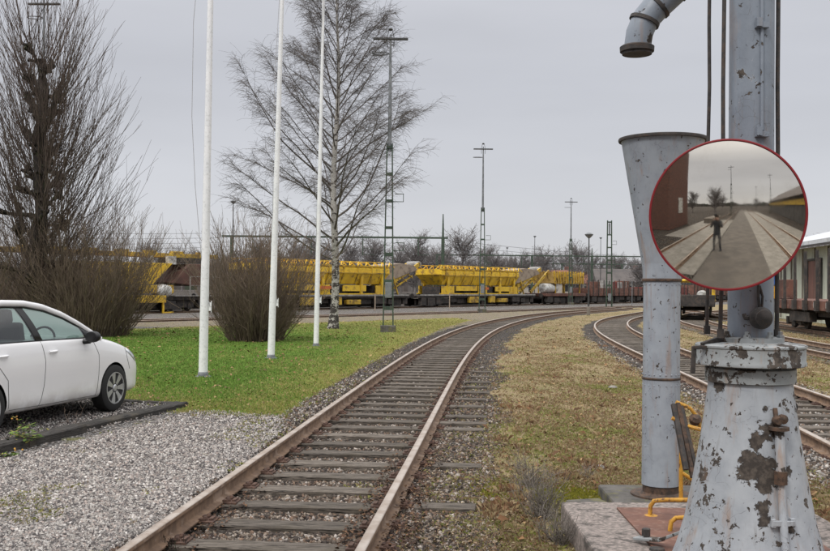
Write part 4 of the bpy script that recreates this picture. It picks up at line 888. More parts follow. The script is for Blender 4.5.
# small plants in the foreground
def weed(loc, label, n, h, cols, green=False):
    t = thing('weed_plant', label, 'plant', loc); sg = Segs(); L = []
    for i in range(n):
        a = R_.uniform(0, 2 * PI); p, _ = bend_path(Vector((R_.gauss(0, .04), R_.gauss(0, .04), -.02)), rdir(a, R_.uniform(.7, 1.5)), h * R_.uniform(.5, 1.05), 6, .05, .12); sg.path(p, .0032, .0014)
        for u in range(5):
            q = R_.randint(1, 5); pp, _ = bend_path(p[q], rdir(R_.uniform(0, 6.3), R_.uniform(.1, 1)), h * R_.uniform(.12, .35), 3, .03, .15); sg.path(pp, .002, .001)
            if green:
                for w in range(4): L.append((p[q] if w < 1 else pp[R_.randint(1, 3)], R_.uniform(0, 6.3)))
    link('stems', sg.mesh('stems', 3), t, (cols[0],))
    if green:
        n2 = len(L); P = np.array([tuple(q[0]) for q in L]); a = np.array([q[1] for q in L]); s = NP.uniform(.02, .05, n2); u = np.stack([np.cos(a), np.sin(a), NP.uniform(-.3, .4, n2)], -1) * s[:, None]; v = np.stack([-np.sin(a), np.cos(a), NP.uniform(-.4, .4, n2)], -1) * (s * .4)[:, None]
        V = np.stack([P, P + u + v, P + u * 2, P + u - v], 1); link('leaves', npmesh('leaves', V.reshape(-1, 3), np.arange(n2 * 4).reshape(-1, 4), np.repeat(pick([(.10, .18, .03), (.16, .24, .05), (.07, .12, .025), (.28, .25, .07)], n2), 4, 0)), t, ('leaf',))
        m = MB()
        for q in range(3): m.lathe([(0, -.008), (.012, 0), (.008, .01), (0, .012)], Vector((R_.gauss(0, .09), R_.gauss(0, .05), h * R_.uniform(.8, 1))), 6)
        m.obj('flower_head', 'yellow_bar', t)
    return t
weed(G(22, 452, .03), 'green leafy weed with small yellow heads growing against the timber kerb', 14, .40, ('twig_shrub',), True)
weed(G(12, 462, .03), 'low reddish green weed at the left end of the timber kerb', 9, .15, ('twig_shrub',), True)
weed(G(75, 436, .05), 'thin dry upright stalks in front of the car door', 5, .42, ('twig_shrub',))
weed(G(92, 428, .05), 'short straw tuft by the joint of the timber kerb', 14, .14, ('wood_grey',))
weed(G(152, 417, .05), 'small straw coloured tuft near the right end of the timber kerb', 16, .13, ('wood_grey',))
for (px, py, n, h, lb) in ((542, 520, 70, .46, 'largest tangle of dry grey weed stems left of the concrete plinth'), (530, 490, 40, .36, 'dry twiggy weed behind the large tangle near the plinth corner'), (560, 546, 50, .34, 'dry stems growing against the front corner of the concrete plinth'), (520, 470, 12, .26, 'small dry weed in the grass edge, farthest from the plinth'),
                           (585, 478, 12, .22, 'dry weed beside the mossy stone footing'), (172, 545, 20, .10, 'dark dead leaves and stems heaped inside the left rail')):
    weed(G(px, py, 0), lb, n, h, ('wood_grey',) if px > 200 else ('bark_dark',))
m = MB()                                                   # mossy patch and pale stones near footing
for i, (px, py, s) in enumerate(((613, 388.5, .10), (600, 470, .06))):
    m = MB(); m.lathe([(s * .7, 0), (s, .02), (s * .6, .05), (0, .055)], (0, 0, 0), 7); o = m.obj('pale_stone', 'panel_concrete', bevel=.006); o.location = G(px, py, .0); o.rotation_euler = (0, 0, .4 + i)
    tag(o, ('pale flat stone lying in the dry grass beside the curved track', 'small pale stone in the moss left of the funnel column')[i], 'stone')

# ------------------------------------------------------------------ white hatchback
def car():
    fw = G(109, 411, .115); hd = Vector((.245, .969, 0)).normalized()
    # local frame: x forward, y left, z up; origin on the ground below the centre of the front axle
    hw = .88; right = Vector((hd.y, -hd.x, 0)); org = fw - right * (hw - .10) ; org.z = .115
    c = thing('parked_car', 'white five-door hatchback parked on gravel behind the timber kerb', 'car', org, math.atan2(hd.y, hd.x))
    st = [-3.36, -3.30, -3.15, -2.9, -2.6, -2.2, -1.7, -1.2, -.8, -.5, -.2, .1, .4, .6, .74, .84, .88]
    w = [.60, .72, .80, .845, .868, .878, .88, .88, .88, .878, .872, .862, .845, .82, .775, .68, .54]
    top = [.90, .95, 1.0, 1.03, 1.05, 1.06, 1.055, 1.05, 1.045, 1.04, .99, .935, .86, .785, .70, .62, .56]
    bot = [.38, .30, .24, .22, .21, .20, .20, .20, .20, .20, .20, .20, .20, .20, .22, .24, .28]
    inn = [.55, .6, .62, .62, .62, .62, .62, .62, .62, .64, .66, .66, .64, .58, .48, .35, .25]
    crown = [.0, .0, .0, .0, .0, .0, .0, .0, .0, .03, .055, .06, .055, .05, .05, .04, .03]
    rows = []
    for x, ww, tp, bt, ii, cr_ in zip(st, w, top, bot, inn, crown):
        h = tp - bt
        half = [(0, bt), (ww * .8, bt), (ww * .955, bt + .03), (ww * .99, bt + .16 * h), (ww * .985, bt + .34 * h), (ww, bt + .55 * h), (ww * .99, bt + .78 * h), (ww * .955, bt + .95 * h), (ww * .92, tp), (ii, tp + cr_ * .75), (0, tp + cr_)]
        rows.append([(x, -y, z) for y, z in half] + [(x, y, z) for y, z in half[-2:0:-1]])
    k = len(rows[0]); vs = [p for r in rows for p in r]; fs = [(i * k + j, i * k + (j + 1) % k, (i + 1) * k + (j + 1) % k, (i + 1) * k + j) for i in range(len(rows) - 1) for j in range(k)] + [tuple(range(k)), tuple((len(rows) - 1) * k + j for j in range(k - 1, -1, -1))]
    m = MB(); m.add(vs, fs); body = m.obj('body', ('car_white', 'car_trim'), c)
    sub = body.modifiers.new('sub', 'SUBSURF'); sub.levels = 2; sub.render_levels = 2
    cut = MB()
    for x in (0, -2.6):
        for s in (-1, 1): cut.lathe([(.345, -.28), (.345, .28)], (x, s * .80, .325), 40, rot=Matrix.Rotation(PI / 2, 3, 'X'))
    cm = cut.mesh('arch_cut'); co = bpy.data.objects.new('arch_cut', cm); col.objects.link(co); co.parent = c; cm.materials.append(M['car_trim'])
    bo = body.modifiers.new('arch', 'BOOLEAN'); bo.object = co; bo.operation = 'DIFFERENCE'; bo.solver = 'EXACT'; bo.material_mode = 'TRANSFER'
    dg = bpy.context.evaluated_depsgraph_get(); me = bpy.data.meshes.new_from_object(body.evaluated_get(dg)); body.modifiers.clear(); body.data = me; smoothmesh(me, 32)
    bpy.data.objects.remove(co)
    bvh = BVHTree.FromPolygons([v.co for v in me.vertices], [tuple(p.vertices) for p in me.polygons])
    def surf(x, z, side=-1, off=.002):
        h = bvh.ray_cast(Vector((x, side * 2, z)), Vector((0, -side, 0)))[0]
        return Vector((x, (h.y if h else side * .87) + side * off, z))
    def seam(path, side, wd=.0045, mb=None):
        pts = []
        for (x0, z0), (x1, z1) in zip(path, path[1:]):
            n = max(2, int(math.hypot(x1 - x0, z1 - z0) / .04))
            for i in range(n): pts.append(surf(x0 + (x1 - x0) * i / n, z0 + (z1 - z0) * i / n, side, -.0005))
        pts.append(surf(*path[-1], side, -.0005)); mb.tube(pts, wd, 6)
    for sd_ in (-1, 1):
        sm = MB(); tm = MB()
        seam([(-1.60, 1.03), (-1.56, .80), (-1.58, .5), (-1.66, .25)], sd_, mb=sm)
        seam([(-.50, .98), (-.40, .80), (-.40, .52), (-.44, .27)], sd_, mb=sm)
        seam([(-2.55, 1.03), (-2.42, .80), (-2.25, .62), (-2.22, .30)], sd_, mb=sm)
        seam([(-2.2, .275), (-1.4, .265), (-.42, .265)], sd_, mb=sm)
        seam([(.34, .84), (.36, .68), (.42, .55)], sd_, mb=sm)
        seam([(-2.4, 1.045), (-1.6, 1.04), (-.55, 1.025)], sd_, .011, mb=tm)
        sm.obj('door_seam', 'seam', c, 60); tm.obj('belt_trim', 'car_trim', c, 60)
    # greenhouse: roof rail and belt curves
    rx = [-3.15, -2.9, -2.5, -2.1, -1.7, -1.35, -1.0, -.70, -.42, -.25]
    rz_ = [1.16, 1.37, 1.475, 1.50, 1.49, 1.44, 1.34, 1.215, 1.075, .985]
    ry = [.60, .60, .615, .62, .625, .64, .675, .715, .76, .79]
    def rail(x): return Vector((x, np.interp(x, rx, ry), np.interp(x, rx, rz_)))
    def belt(x): return Vector((x, .815 - .02 * max(0, x + .9), np.interp(x, [-3.2, -2.4, -.5, -.2], [1.09, 1.05, 1.035, .985])))
    xs = np.linspace(-3.15, -.25, 40); rf = MB(); n = 11; vs = []
    for x in xs:
        r = rail(x); over = .055 if x < -1.6 else .055 * max(0, 1 - (x + 1.6) / 1.4)
        for j in range(n):
            u = -1 + 2 * j / (n - 1); vs.append((x + (0 if x > -1.6 else 0), u * r.y, r.z + over * (1 - u * u) + (0 if x < -1.6 else 0)))
    front = -1.55
    roofrows = [i for i, x in enumerate(xs) if x <= front]; 
    fs = [(i * n + j, i * n + j + 1, (i + 1) * n + j + 1, (i + 1) * n + j) for i in range(len(xs) - 1) for j in range(n - 1) if xs[i] <= front and xs[i] > -2.95]
    rf.add(vs, fs); o = rf.obj('roof', 'car_white', c, 60); sdf = o.modifiers.new('s', 'SOLIDIFY'); sdf.thickness = .03
    wsn = MB(); vs2 = []
    for x in xs:                                           # windscreen bows forward between the pillars
        r = rail(x)
        for j in range(n):
            u = -1 + 2 * j / (n - 1); bow = .22 * (1 - u * u) * min(1, max(0, (x + 1.6) / .8)); vs2.append((x + bow, u * (r.y - .01), r.z + .01 + .02 * (1 - u * u)))
    fs2 = [(i * n + j, i * n + j + 1, (i + 1) * n + j + 1, (i + 1) * n + j) for i in range(len(xs) - 1) for j in range(n - 1) if xs[i] > front - .1]
    wsn.add(vs2, fs2); wsn.obj('windscreen', 'car_glass', c, 60)
    wsn = MB(); fs3 = [(i * n + j, i * n + j + 1, (i + 1) * n + j + 1, (i + 1) * n + j) for i in range(len(xs) - 1) for j in range(n - 1) if xs[i] <= -2.88]
    wsn.add(vs, fs3); wsn.obj('rear_window', 'car_glass', c, 60)
    for s in (-1, 1):
        # rail / A pillar (white) and thin black frame under it
        p = MB(); pts = [Vector((x, s * (rail(x).y + .012), rail(x).z - .004)) for x in np.linspace(-3.15, -.28, 44)]; p.tube(pts, .042, 8); p.obj('roof_pillar', 'car_white', c, 60)
        p = MB(); pts = []
        for x in np.linspace(-2.75, -.42, 34): r, b_ = rail(x), belt(x); q = r.lerp(b_, min(.9, .05 / max((r - b_).length, .06))); pts.append(Vector((x, s * (q.y + .014), q.z)))
        p.tube(pts, .014, 6); p.obj('window_frame', 'car_trim', c, 60)
        def pane(x0, x1, lean0, lean1, lift, mat, name, t0=.0, t1=1.0):
            q = MB(); nx, nz = 16, 6; vv = []
            for i in range(nx + 1):
                for j in range(nz + 1):
                    v = t0 + (t1 - t0) * j / nz; xb = x0 + (x1 - x0) * i / nx; xt = x0 + lean0 + (x1 + lean1 - x0 - lean0) * i / nx; x = xb + (xt - xb) * v
                    x = min(x, -.3); B, R2_ = belt(x), rail(x); pz = B.lerp(R2_, v); bul = .03 * math.sin(PI * v); vv.append((x, s * (pz.y + bul + lift), pz.z))
            ff = [(i * (nz + 1) + j, i * (nz + 1) + j + 1, (i + 1) * (nz + 1) + j + 1, (i + 1) * (nz + 1) + j) for i in range(nx) for j in range(nz)]
            q.add(vv, ff); return q.obj(name, mat, c, 60)
        pane(-1.57, -.62, -.22, -.02, 0, 'car_glass', 'side_window'); pane(-2.55, -1.66, .12, -.22, 0, 'car_glass', 'side_window'); pane(-.56, -.36, -.05, 0, 0, 'car_glass', 'quarter_window')
        o = pane(-1.68, -1.55, -.22, -.22, .004, 'car_trim', 'door_pillar', 0, 1); o.modifiers.new('s', 'SOLIDIFY').thickness = .02
        o = pane(-.64, -.55, -.10, -.08, .004, 'car_trim', 'mirror_pillar', 0, .95); o.modifiers.new('s', 'SOLIDIFY').thickness = .02
        o = pane(-3.15, -2.53, .1, .14, .0, 'car_white', 'rear_pillar'); o.modifiers.new('s', 'SOLIDIFY').thickness = .02
        # door mirror
        q = MB(); mx = Vector((-.70, s * .97, 1.05)); rows_ = []
        for i, (dx, k_) in enumerate(((-.055, .85), (-.03, 1), (.02, .95), (.055, .72), (.075, .35))):
            rows_.append([mx + Vector((dx, math.cos(a) * .105 * k_, math.sin(a) * .075 * k_)) for a in np.linspace(0, 2 * PI, 17)[:-1]])
        kk = 16; q.add([v for r in rows_ for v in r], [(i * kk + j, i * kk + (j + 1) % kk, (i + 1) * kk + (j + 1) % kk, (i + 1) * kk + j) for i in range(4) for j in range(kk)] + [tuple(range(kk)), tuple(4 * kk + j for j in range(kk))]); mo = q.obj('door_mirror', 'car_trim' , c, 60)
        q = MB(); q.tube([mx + Vector((0, -s * .04, -.06)), Vector((-.72, s * .84, .985))], [.03, .035], 8); q.obj('mirror_stalk', 'car_trim', mo, 60)
        for hx in (-1.40, -2.33):
            a = surf(hx - .08, .90, s, .012); b2 = surf(hx + .08, .905, s, .012); mid_ = (a + b2) / 2 + Vector((0, s * .022, 0)); q = MB(); q.tube([a, a.lerp(mid_, .6) + Vector((0, s * .008, 0)), mid_, b2.lerp(mid_, .6) + Vector((0, s * .008, 0)), b2], [.012, .016, .017, .016, .012], 8); q.obj('door_handle', 'car_white', c, 60)
        # headlight
        q = MB(); vv = []; 
        for (xa, za, xb, zb) in ((.36, .80, .42, .84), (.46, .74, .53, .80), (.56, .675, .62, .745), (.65, .63, .69, .69)):
            for k_ in range(4): x = xa + (xb - xa) * k_ / 3; z = za + (zb - za) * k_ / 3; vv.append(surf(x, z, s, .006))
        q.add(vv, [(i * 4 + j, i * 4 + j + 1, (i + 1) * 4 + j + 1, (i + 1) * 4 + j) for i in range(3) for j in range(3)]); o = q.obj('headlight', 'lamp_clear', c, 60); o.modifiers.new('s', 'SOLIDIFY').thickness = .012
        for x in (0, -2.6):                                 # wheels
            whl = MB(); rt_ = Matrix.Rotation(PI / 2 * -s, 3, 'X'); cc_ = Vector((x, s * .775, .318)); whl.lathe([(.215, -.1), (.29, -.10), (.312, -.085), (.318, -.04), (.318, .04), (.312, .085), (.29, .10), (.222, .103), (.215, .09)], cc_, 48, rot=rt_); w_ = whl.obj('wheel', 'tyre', c, 40)
            rim = MB(); rim.lathe([(.222, .098), (.214, .10), (.205, .08), (.205, .055), (.03, .035)], cc_, 48, rot=rt_, cap=False); rim.obj('wheel_well', 'car_trim', w_, 40)
            rim = MB(); rim.lathe([(.218, .094), (.216, .104), (.203, .104), (.200, .07)], cc_, 48, rot=rt_, cap=False)
            for i in range(7):
                a = 2 * PI * i / 7; d = Vector((math.cos(a), math.sin(a), 0)); tn = Vector((-d.y, d.x, 0)); lift = Vector((0, 0, 1)); pr = []
                for r_, hw_, z_ in ((.04, .020, .088), (.12, .028, .096), (.207, .047, .098)):
                    for zz, sg_ in ((0, -1), (0, 1), (-.03, 1), (-.03, -1)): pr.append(cc_ + rt_ @ (d * r_ + tn * hw_ * sg_ + lift * (z_ + zz)))
                rim.add(pr, [(0, 1, 5, 4), (1, 2, 6, 5), (2, 3, 7, 6), (3, 0, 4, 7), (4, 5, 9, 8), (5, 6, 10, 9), (6, 7, 11, 10), (7, 4, 8, 11), (8, 9, 10, 11), (3, 2, 1, 0)])
            rim.lathe([(.05, .07), (.05, .092), (.035, .102), (0, .103)], cc_, 20, rot=rt_); rim.obj('rim', 'alloy', w_, 30)
    # front trim: bumper slot, interior
    q = MB()
    for i, z in enumerate((.42, .36)):
        pts = []
        for y in np.linspace(-.45, .45, 13):
            h = bvh.ray_cast(Vector((2, y, z)), Vector((-1, 0, 0)))[0]; pts.append(Vector(((h.x if h else .8) + .002, y, z)))
        q.tube(pts, .03, 6)
    q.obj('grille', 'car_trim', c, 60)
    q = MB(); q.box((-.62, 0, .96), (.5, 1.3, .16)); q.box((-1.6, 0, .55), (2.2, 1.4, .3)); q.obj('dashboard', 'seat_cloth', c, bevel=.04)
    for (x, y) in ((-1.62, -.37), (-1.62, .37), (-2.5, -.38), (-2.5, .38)):
        q = MB(); q.box((x, y, .93), (.15, .48, .66), Matrix.Rotation(-.22, 3, 'Y')); q.box((x - .09, y, 1.33), (.09, .26, .18), Matrix.Rotation(-.2, 3, 'Y')); q.obj('seat', 'seat_cloth', c, bevel=.04)
    q = MB(); q.tube([Vector((-.92 + .05 * math.sin(a), -.37 + .18 * math.cos(a), 1.0 + .17 * math.sin(a))) for a in np.linspace(0, 2 * PI, 25)], .015, 8); q.obj('steering_wheel', 'car_trim', c, 60)
    return c
car()

# ------------------------------------------------------------------ masts, lamp posts, portals
def lattice_mast(px, pyb, pyt, label, w0=.38, w1=.2, lat=.62, cross=1.35, pxt=None, zb=.05, foot=True, lamp=True, loops=(.43, .27)):
    b2 = G(px, pyb, zb); tp = D(pxt or px, pyt, b2.y); H = tp.z - zb; t = thing('lattice_mast', label, 'light mast', b2, R_.uniform(-.1, .1), 'steel masts standing in the yard')
    m = MB(); HL = H * lat; dpt = .10
    for s in (-1, 1):
        for q in (-1, 1): m.bar((s * w0 / 2, q * dpt, .25), (s * w1 / 2, q * dpt * .6, HL), .05, .05)
    m.obj('mast_legs', 'mast_green', t); m = MB()
    for k in np.linspace(.10, .98, 7):
        w = w0 + (w1 - w0) * k; m.box((0, 0, .25 + (HL - .25) * k), (w, .22, .14 if k < .5 else .10))
    m.obj('tie_plates', 'mast_green', t)
    if foot: m = MB(); m.box((0, 0, .12), (.6, .5, .34)); m.obj('foot_block', 'dark_stone', t, bevel=.02)
    m = MB(); m.tube([(0, 0, HL - .3), (0, 0, H * .82), (0, 0, H - .25)], [.075, .06, .035], 10); m.obj('upper_pole', 'mast_grey', t, 40)
    if lamp:
        m = MB(); m.box((0, 0, H - .42), (cross, .16, .07)); lo_ = m.obj('lamp_bar', 'lamp_dark', t, bevel=.01)
        m = MB(); m.tube([(-.12, 0, H - .75), (-.14, 0, H - .4), (-.06, 0, H - .05), (.06, 0, H - .05), (.14, 0, H - .4), (.12, 0, H - .75)], .014, 6); m.lathe([(.06, H - .1), (.09, H - .05), (.05, H)], n=8); m.obj('lamp_hanger', 'lamp_dark', t, 40)
        m = MB(); zz = H - 1.0; m.tube([Vector((-.38 + .32 * math.cos(a), .3 * math.sin(a), zz + .02 * math.sin(a))) for a in np.linspace(0, 2 * PI, 17)], .018, 6); m.obj('service_ring', 'lamp_dark', t, 40)
    for k in loops:
        m = MB(); z = H * k; x = (w0 + (w1 - w0) * k / lat) / 2; m.tube([(x, 0, z), (x + .42, 0, z), (x + .42, 0, z + .3), (x + .1, 0, z + .3)], .018, 5); m.obj('bracket_arm', 'mast_green', t)
    m = MB(); m.box((0, -.14, H * .14), (.26, .12, .6)); m.obj('switch_box', 'mast_grey', t, bevel=.02)
    return t
lattice_mast(388, 333, 28, 'nearest tall green lattice light mast at the lawn edge beside the track', pxt=392)
lattice_mast(482, 313, 143, 'second lattice light mast, in front of the right yellow hopper wagon', pxt=485, w0=.42, w1=.2)
lattice_mast(570.5, 305, 198, 'slim far light mast with cross bar above the brown wagons', pxt=572, w0=.4, w1=.2)
lattice_mast(609, 310, 219, 'bare green lattice mast without lamp left of the funnel column', w0=.46, w1=.34, lat=.985, lamp=False, foot=False, loops=(.72,))
def lamp_mast_tree():
    lattice_mast(40, 326, -6, 'lamp mast half hidden behind the pollarded tree', pxt=43, w0=.5)
lamp_mast_tree()
def lamp_post(px, pyb, pyt, label, Y=None, r=.055, foot=True):
    b2 = G(px, pyb, 0) if Y is None else Vector((D(px, 280, Y).x, Y, 0)); H = D(px, pyt, b2.y).z; t = thing('lamp_post', label, 'lamp post', b2, 0, 'slim yard lamp posts')
    m = MB(); m.tube([(0, 0, 0), (0, 0, H * .5), (0, 0, H - .35)], [r * 1.3, r, r * .7], 10); m.obj('pole', 'lamp_dark', t, 40)
    m = MB(); m.lathe([(.07, H - .38), (.24, H - .22), (.30, H - .12), (.12, H - .02), (.03, H)], n=14); m.obj('lamp_head', 'mast_grey', t, 40)
    if foot: m = MB(); m.box((0, 0, .3), (.2, .2, .6)); m.obj('foot_block', 'wood_grey', t, bevel=.02)
    return t
lamp_post(588.5, 315.5, 232.5, 'dark slim lamp post by the dry grass between the two tracks')
lamp_post(534.5, 300, 235.5, 'thin far lamp post above the far yellow load', 190, .07, False)
lamp_post(600.5, 300, 237, 'thin far lamp post right of the slim light mast', 190, .07, False)
lamp_post(232.5, 300, 200, 'distant lamp post rising behind the round bare shrub', 98, .06, False)
lamp_post(507, 300, 247, 'small far lamp post between the right hopper and its boom', 210, .06, False)
def portal(label, Y, xs_px, ybeam, x0, x1, posts_above=(), drop=True):
    X0, X1 = D(x0, ybeam, Y).x, D(x1, ybeam, Y).x; Z = D((x0 + x1) / 2, ybeam, Y).z; t = thing('wire_portal', label, 'catenary portal', (X0, Y, 0), 0, 'green catenary portals over the yard')
    m = MB(); m.box(((X1 - X0) / 2, 0, Z), (X1 - X0, .20, .19)); m.obj('beam', 'mast_green', t)
    for x in xs_px: px_ = D(x, ybeam, Y).x - X0; m = MB(); m.box((px_, 0, Z / 2), (.34, .3, Z)); m.obj('post', 'mast_green', t)
    for x, yt in posts_above: px_ = D(x, ybeam, Y).x - X0; zt = D(x, yt, Y).z; m = MB(); m.tube([(px_, 0, Z), (px_, 0, (Z + zt) / 2), (px_, 0, zt)], [.12, .09, .05], 8); m.obj('post_extension', 'mast_green', t)
    if drop:
        n = int((X1 - X0) / 5)
        for i in range(n):
            x = (i + .5) * (X1 - X0) / n + R_.uniform(-.8, .8); m = MB(); m.bar((x, 0, Z), (x, 0, Z - 1.9), .10); m.bar((x, 0, Z - 1.1), (x + 1.1, 0, Z - 1.3), .05); m.bar((x, 0, Z - 1.8), (x + 1.2, 0, Z - 1.8), .05); m.obj('wire_hanger', 'mast_green', t)
    return t
portal('nearest green wire portal behind the left hopper wagon and birch', 102, (232, 443), 237, 222, 448, ((443, 214),))
portal('green wire portal spanning behind the right hopper and brown wagons', 160, (437, 532, 592, 690), 256, 434, 700, ((592, 248),))
portal('lower farther green wire portal over the brown wagons', 215, (562, 622, 715), 264.5, 528, 720)
portal('farthest thin wire portal just above the brown wagons', 290, (480, 640), 271, 470, 700)
# overhead wires
def wires(label, pts_list, r=.035):
    t = thing('overhead_wires', label, 'wires', (0, 95, 0)); 
    for (a, b2) in pts_list:
        m = MB(); a = Vector(a); b2 = Vector(b2); o_ = Vector((0, 95, 0)); m.tube([a.lerp(b2, i / 6) - o_ - Vector((0, 0, .35 * math.sin(PI * i / 6))) for i in range(7)], r, 4); m.obj('wire', 'mast_grey', t)
wires('thin overhead wires crossing the sky left of the round shrub', [(D(-60, 226 + i * 6.5, 98), D(232, 233 + i * 4.5, 98)) for i in range(4)], .022)
wires('thin overhead wires running between the far portals', [(D(443, 240 + i * 5, 102), D(690, 259 + i * 4, 165)) for i in range(3)] + [(D(540, 262 + i * 4, 165), D(760, 262 + i * 3.5, 215)) for i in range(3)], .025)
def signpost(px, pyb, pyt, label, plate=None, mat='mast_grey', r=.04):
    b2 = G(px, pyb, 0); H = D(px, pyt, b2.y).z; t = thing('marker_post', label, 'post', b2, 0); m = MB(); m.tube([(0, 0, 0), (0, 0, H)], r, 8); m.obj('pole', mat, t, 40)
    if plate: m = MB(); m.box((0, -.06, H - plate[1] / 2), (plate[0], .03, plate[1])); m.obj('plate', 'tank_white', t)
signpost(632, 306.5, 281, 'thin grey post left of the funnel column in front of the maroon wagon')
signpost(621.5, 303.5, 297, 'low white marker board beside the brown wagons', (.75, .75), 'tank_white')
signpost(449.5, 309.5, 293, 'short grey post in front of the right yellow hopper wagon', None, 'hood_beige')
signpost(375, 312, 294, 'short grey post in front of the left yellow hopper wagon', None, 'hood_beige')

# ------------------------------------------------------------------ wagons (local: x along the track, y across, z up)
ang = math.atan2(tdir.y, tdir.x)
def place(px): u_ = ray(px, 300); k = u_.x / u_.y; t_ = (k * A_.y - A_.x) / (tdir.x - k * tdir.y); return t_     # metres along the train line
def bogie(t, x, n=2, wb=1.8, name='bogie'):
    for s in range(1):
        m = MB()
        for q in (-1, 1):
            m.box((x, q * .98, .52), (wb + .75, .12, .26)); m.box((x, q * 1.0, .36), (.5, .16, .2))
            for k in (-.5, .5): m.box((x + k * wb, q * 1.02, .48), (.3, .14, .34))
        o = m.obj(name, 'underframe', t, bevel=.02)
        for k in (-.5, .5):
            m = MB(); rt_ = Matrix.Rotation(PI / 2, 3, 'X')
            m.lathe([(.46, .69), (.46, .82), (.49, .70)], (x + k * wb, 0, .62), 24, rot=rt_); m.lathe([(.46, -.82), (.46, -.69)], (x + k * wb, 0, .62), 24, rot=rt_); m.lathe([(.07, -.8), (.07, .8)], (x + k * wb, 0, .62), 10, rot=rt_); m.obj('wheelset', 'underframe', o, 40)
def undergear(t, x0, x1, seed):
    q = random.Random(seed); m = MB(); x = x0
    while x < x1:
        w = q.uniform(.5, 1.6); m.box((x + w / 2, q.choice((-.95, -.8, -1.1)), q.uniform(.55, .75)), (w, .35, q.uniform(.35, .7))); x += w + q.uniform(.05, .35)
    m.bar((x0, -.6, .55), (x1, -.6, .55), .12, .5); m.bar((x0, .5, .5), (x1, .5, .5), .1, .6)
    m.obj('brake_gear', 'underframe', t, bevel=.02)
def buffers(t, x, s):
    for q in (-1, 1):
        m = MB(); rt_ = Matrix.Rotation(PI / 2, 3, 'Y'); m.lathe([(.09, 0), (.09, .4 * s), (.22, .42 * s), (.22, .47 * s)], (x, q * .87, 1.05), 16, rot=rt_); m.obj('buffer', 'underframe', t, 40)
def hopper_wagon(s0, L, label, h0=3.7, h1=17.1, top=3.72, left_boom=False):
    t = thing('hopper_wagon', label, 'railway wagon', (A_.x + tdir.x * s0, A_.y + tdir.y * s0, .0), ang, 'train of wagons standing behind the lawn')
    m = MB(); m.box((L / 2 - .6, 0, 1.0), (L - 1.8, 2.5, .22)); m.obj('underframe', 'underframe', t, bevel=.02)
    m = MB(); m.box((L / 2 - .6, -1.33, 1.13), (L - 2.0, .10, .12)); m.box((L / 2 - .6, 1.33, 1.13), (L - 2.0, .10, .12)); m.obj('walkway', 'deck_grey', t)
    for x in (2.6, L - 4.6): bogie(t, x)
    buffers(t, .3, -1); buffers(t, L - 1.5, 1); undergear(t, .6, L - 1.8, 3)
    # hopper body: octagonal trough with sloped ends
    m = MB(); z0, zm, zt = 2.0, 2.85, top - .35; vs = []
    secs = [(h0 + 1.5, .55, .3), (h0 + 1.1, .8, .15), (h0, 1.0, .0)]
    prof = lambda w, zb: [(-w * .72, z0 + zb), (-w * 1.0, zm), (-w * 1.0, zt - .18), (-w * .90, zt), (w * .90, zt), (w, zt - .18), (w, zm), (w * .72, z0 + zb)]
    xs_ = [h0, h0 + .9, h1 - .6, h1]; ws = [1.38, 1.40, 1.40, 1.38]; zb = [.9, 0, 0, .5]; rows = []
    for x, w, b_ in zip(xs_, ws, zb):
        p = prof(w, b_); p = [(y, max(z, z0 + b_)) for y, z in p]; rows.append([(x, y, z) for y, z in p])
    k = 8; m.add([v for r in rows for v in r], [(i * k + j, i * k + (j + 1) % k, (i + 1) * k + (j + 1) % k, (i + 1) * k + j) for i in range(3) for j in range(k)] + [tuple(range(k)), tuple(3 * k + j for j in range(k - 1, -1, -1))])
    hp = m.obj('hopper', 'wagon_yellow', t)
    m = MB()
    for i in range(9):                                     # vertical ribs
        x = h0 + .6 + (h1 - h0 - 1.2) * i / 8
        for s in (-1, 1): m.box((x, s * 1.42, (zm + zt) / 2), (.09, .06, zt - zm)); m.bar((x, s * 1.43, zm), (x, s * 1.04, z0 + .02), .09, .06)
    for s in (-1, 1): m.box(((h0 + h1) / 2, s * 1.43, zm), (h1 - h0, .07, .08)); m.box(((h0 + h1) / 2, s * 1.36, zt + .02), (h1 - h0, .12, .1))
    m.obj('rib', 'wagon_yellow_worn', hp)
    m = MB(); n = int((h1 - h0) / .95)
    for i in range(n + 1):                                 # hoops above the trough
        x = h0 + (h1 - h0) * i / n
        for s in (-1, 1): m.bar((x, s * 1.3, zt), (x + .35, s * 1.1, top), .06); m.bar((x + .35, s * 1.1, top), (x + .75, s * 1.3, zt), .06)
    for s in (-1, 1): m.bar((h0, s * 1.1, top), (h1, s * 1.1, top), .05)
    m.obj('top_rail', 'wagon_yellow', hp)
    m = MB()                                               # lower body panels and struts
    for q_ in (-1, 1):
     m = MB()
     for (a, b_, z0_, z1_) in ((h0 + .3, h0 + 2.2, 1.2, 1.92), (h0 + 2.5, h0 + 6.0, 1.5, 1.92), (h0 + 6.2, h0 + 7.7, 1.2, 1.95), (h0 + 9.2, h0 + 12.0, 1.45, 1.92), (h1 - 1.6, h1 - .1, 1.2, 1.9)):
         m.box(((a + b_) / 2, q_ * 1.22, (z0_ + z1_) / 2), (b_ - a, .08, z1_ - z0_))
     for x in (h0 + 1.2, h0 + 6.9, h1 - 3.4, h1 - .8): m.bar((x, q_ * 1.22, 1.15), (x, q_ * 1.30, zm), .28, .12)
     m.box(((h0 + h1) / 2, q_ * 1.2, 1.24), (h1 - h0, .06, .1)); m.obj('side_panel', 'wagon_yellow', t)
    m = MB()
    for i in range(7): m.box((h0 + 1 + i * (h1 - h0 - 2) / 6, 0, 1.5), (1.2, 1.9, .75))
    m.obj('machinery', 'underframe', t, bevel=.03)
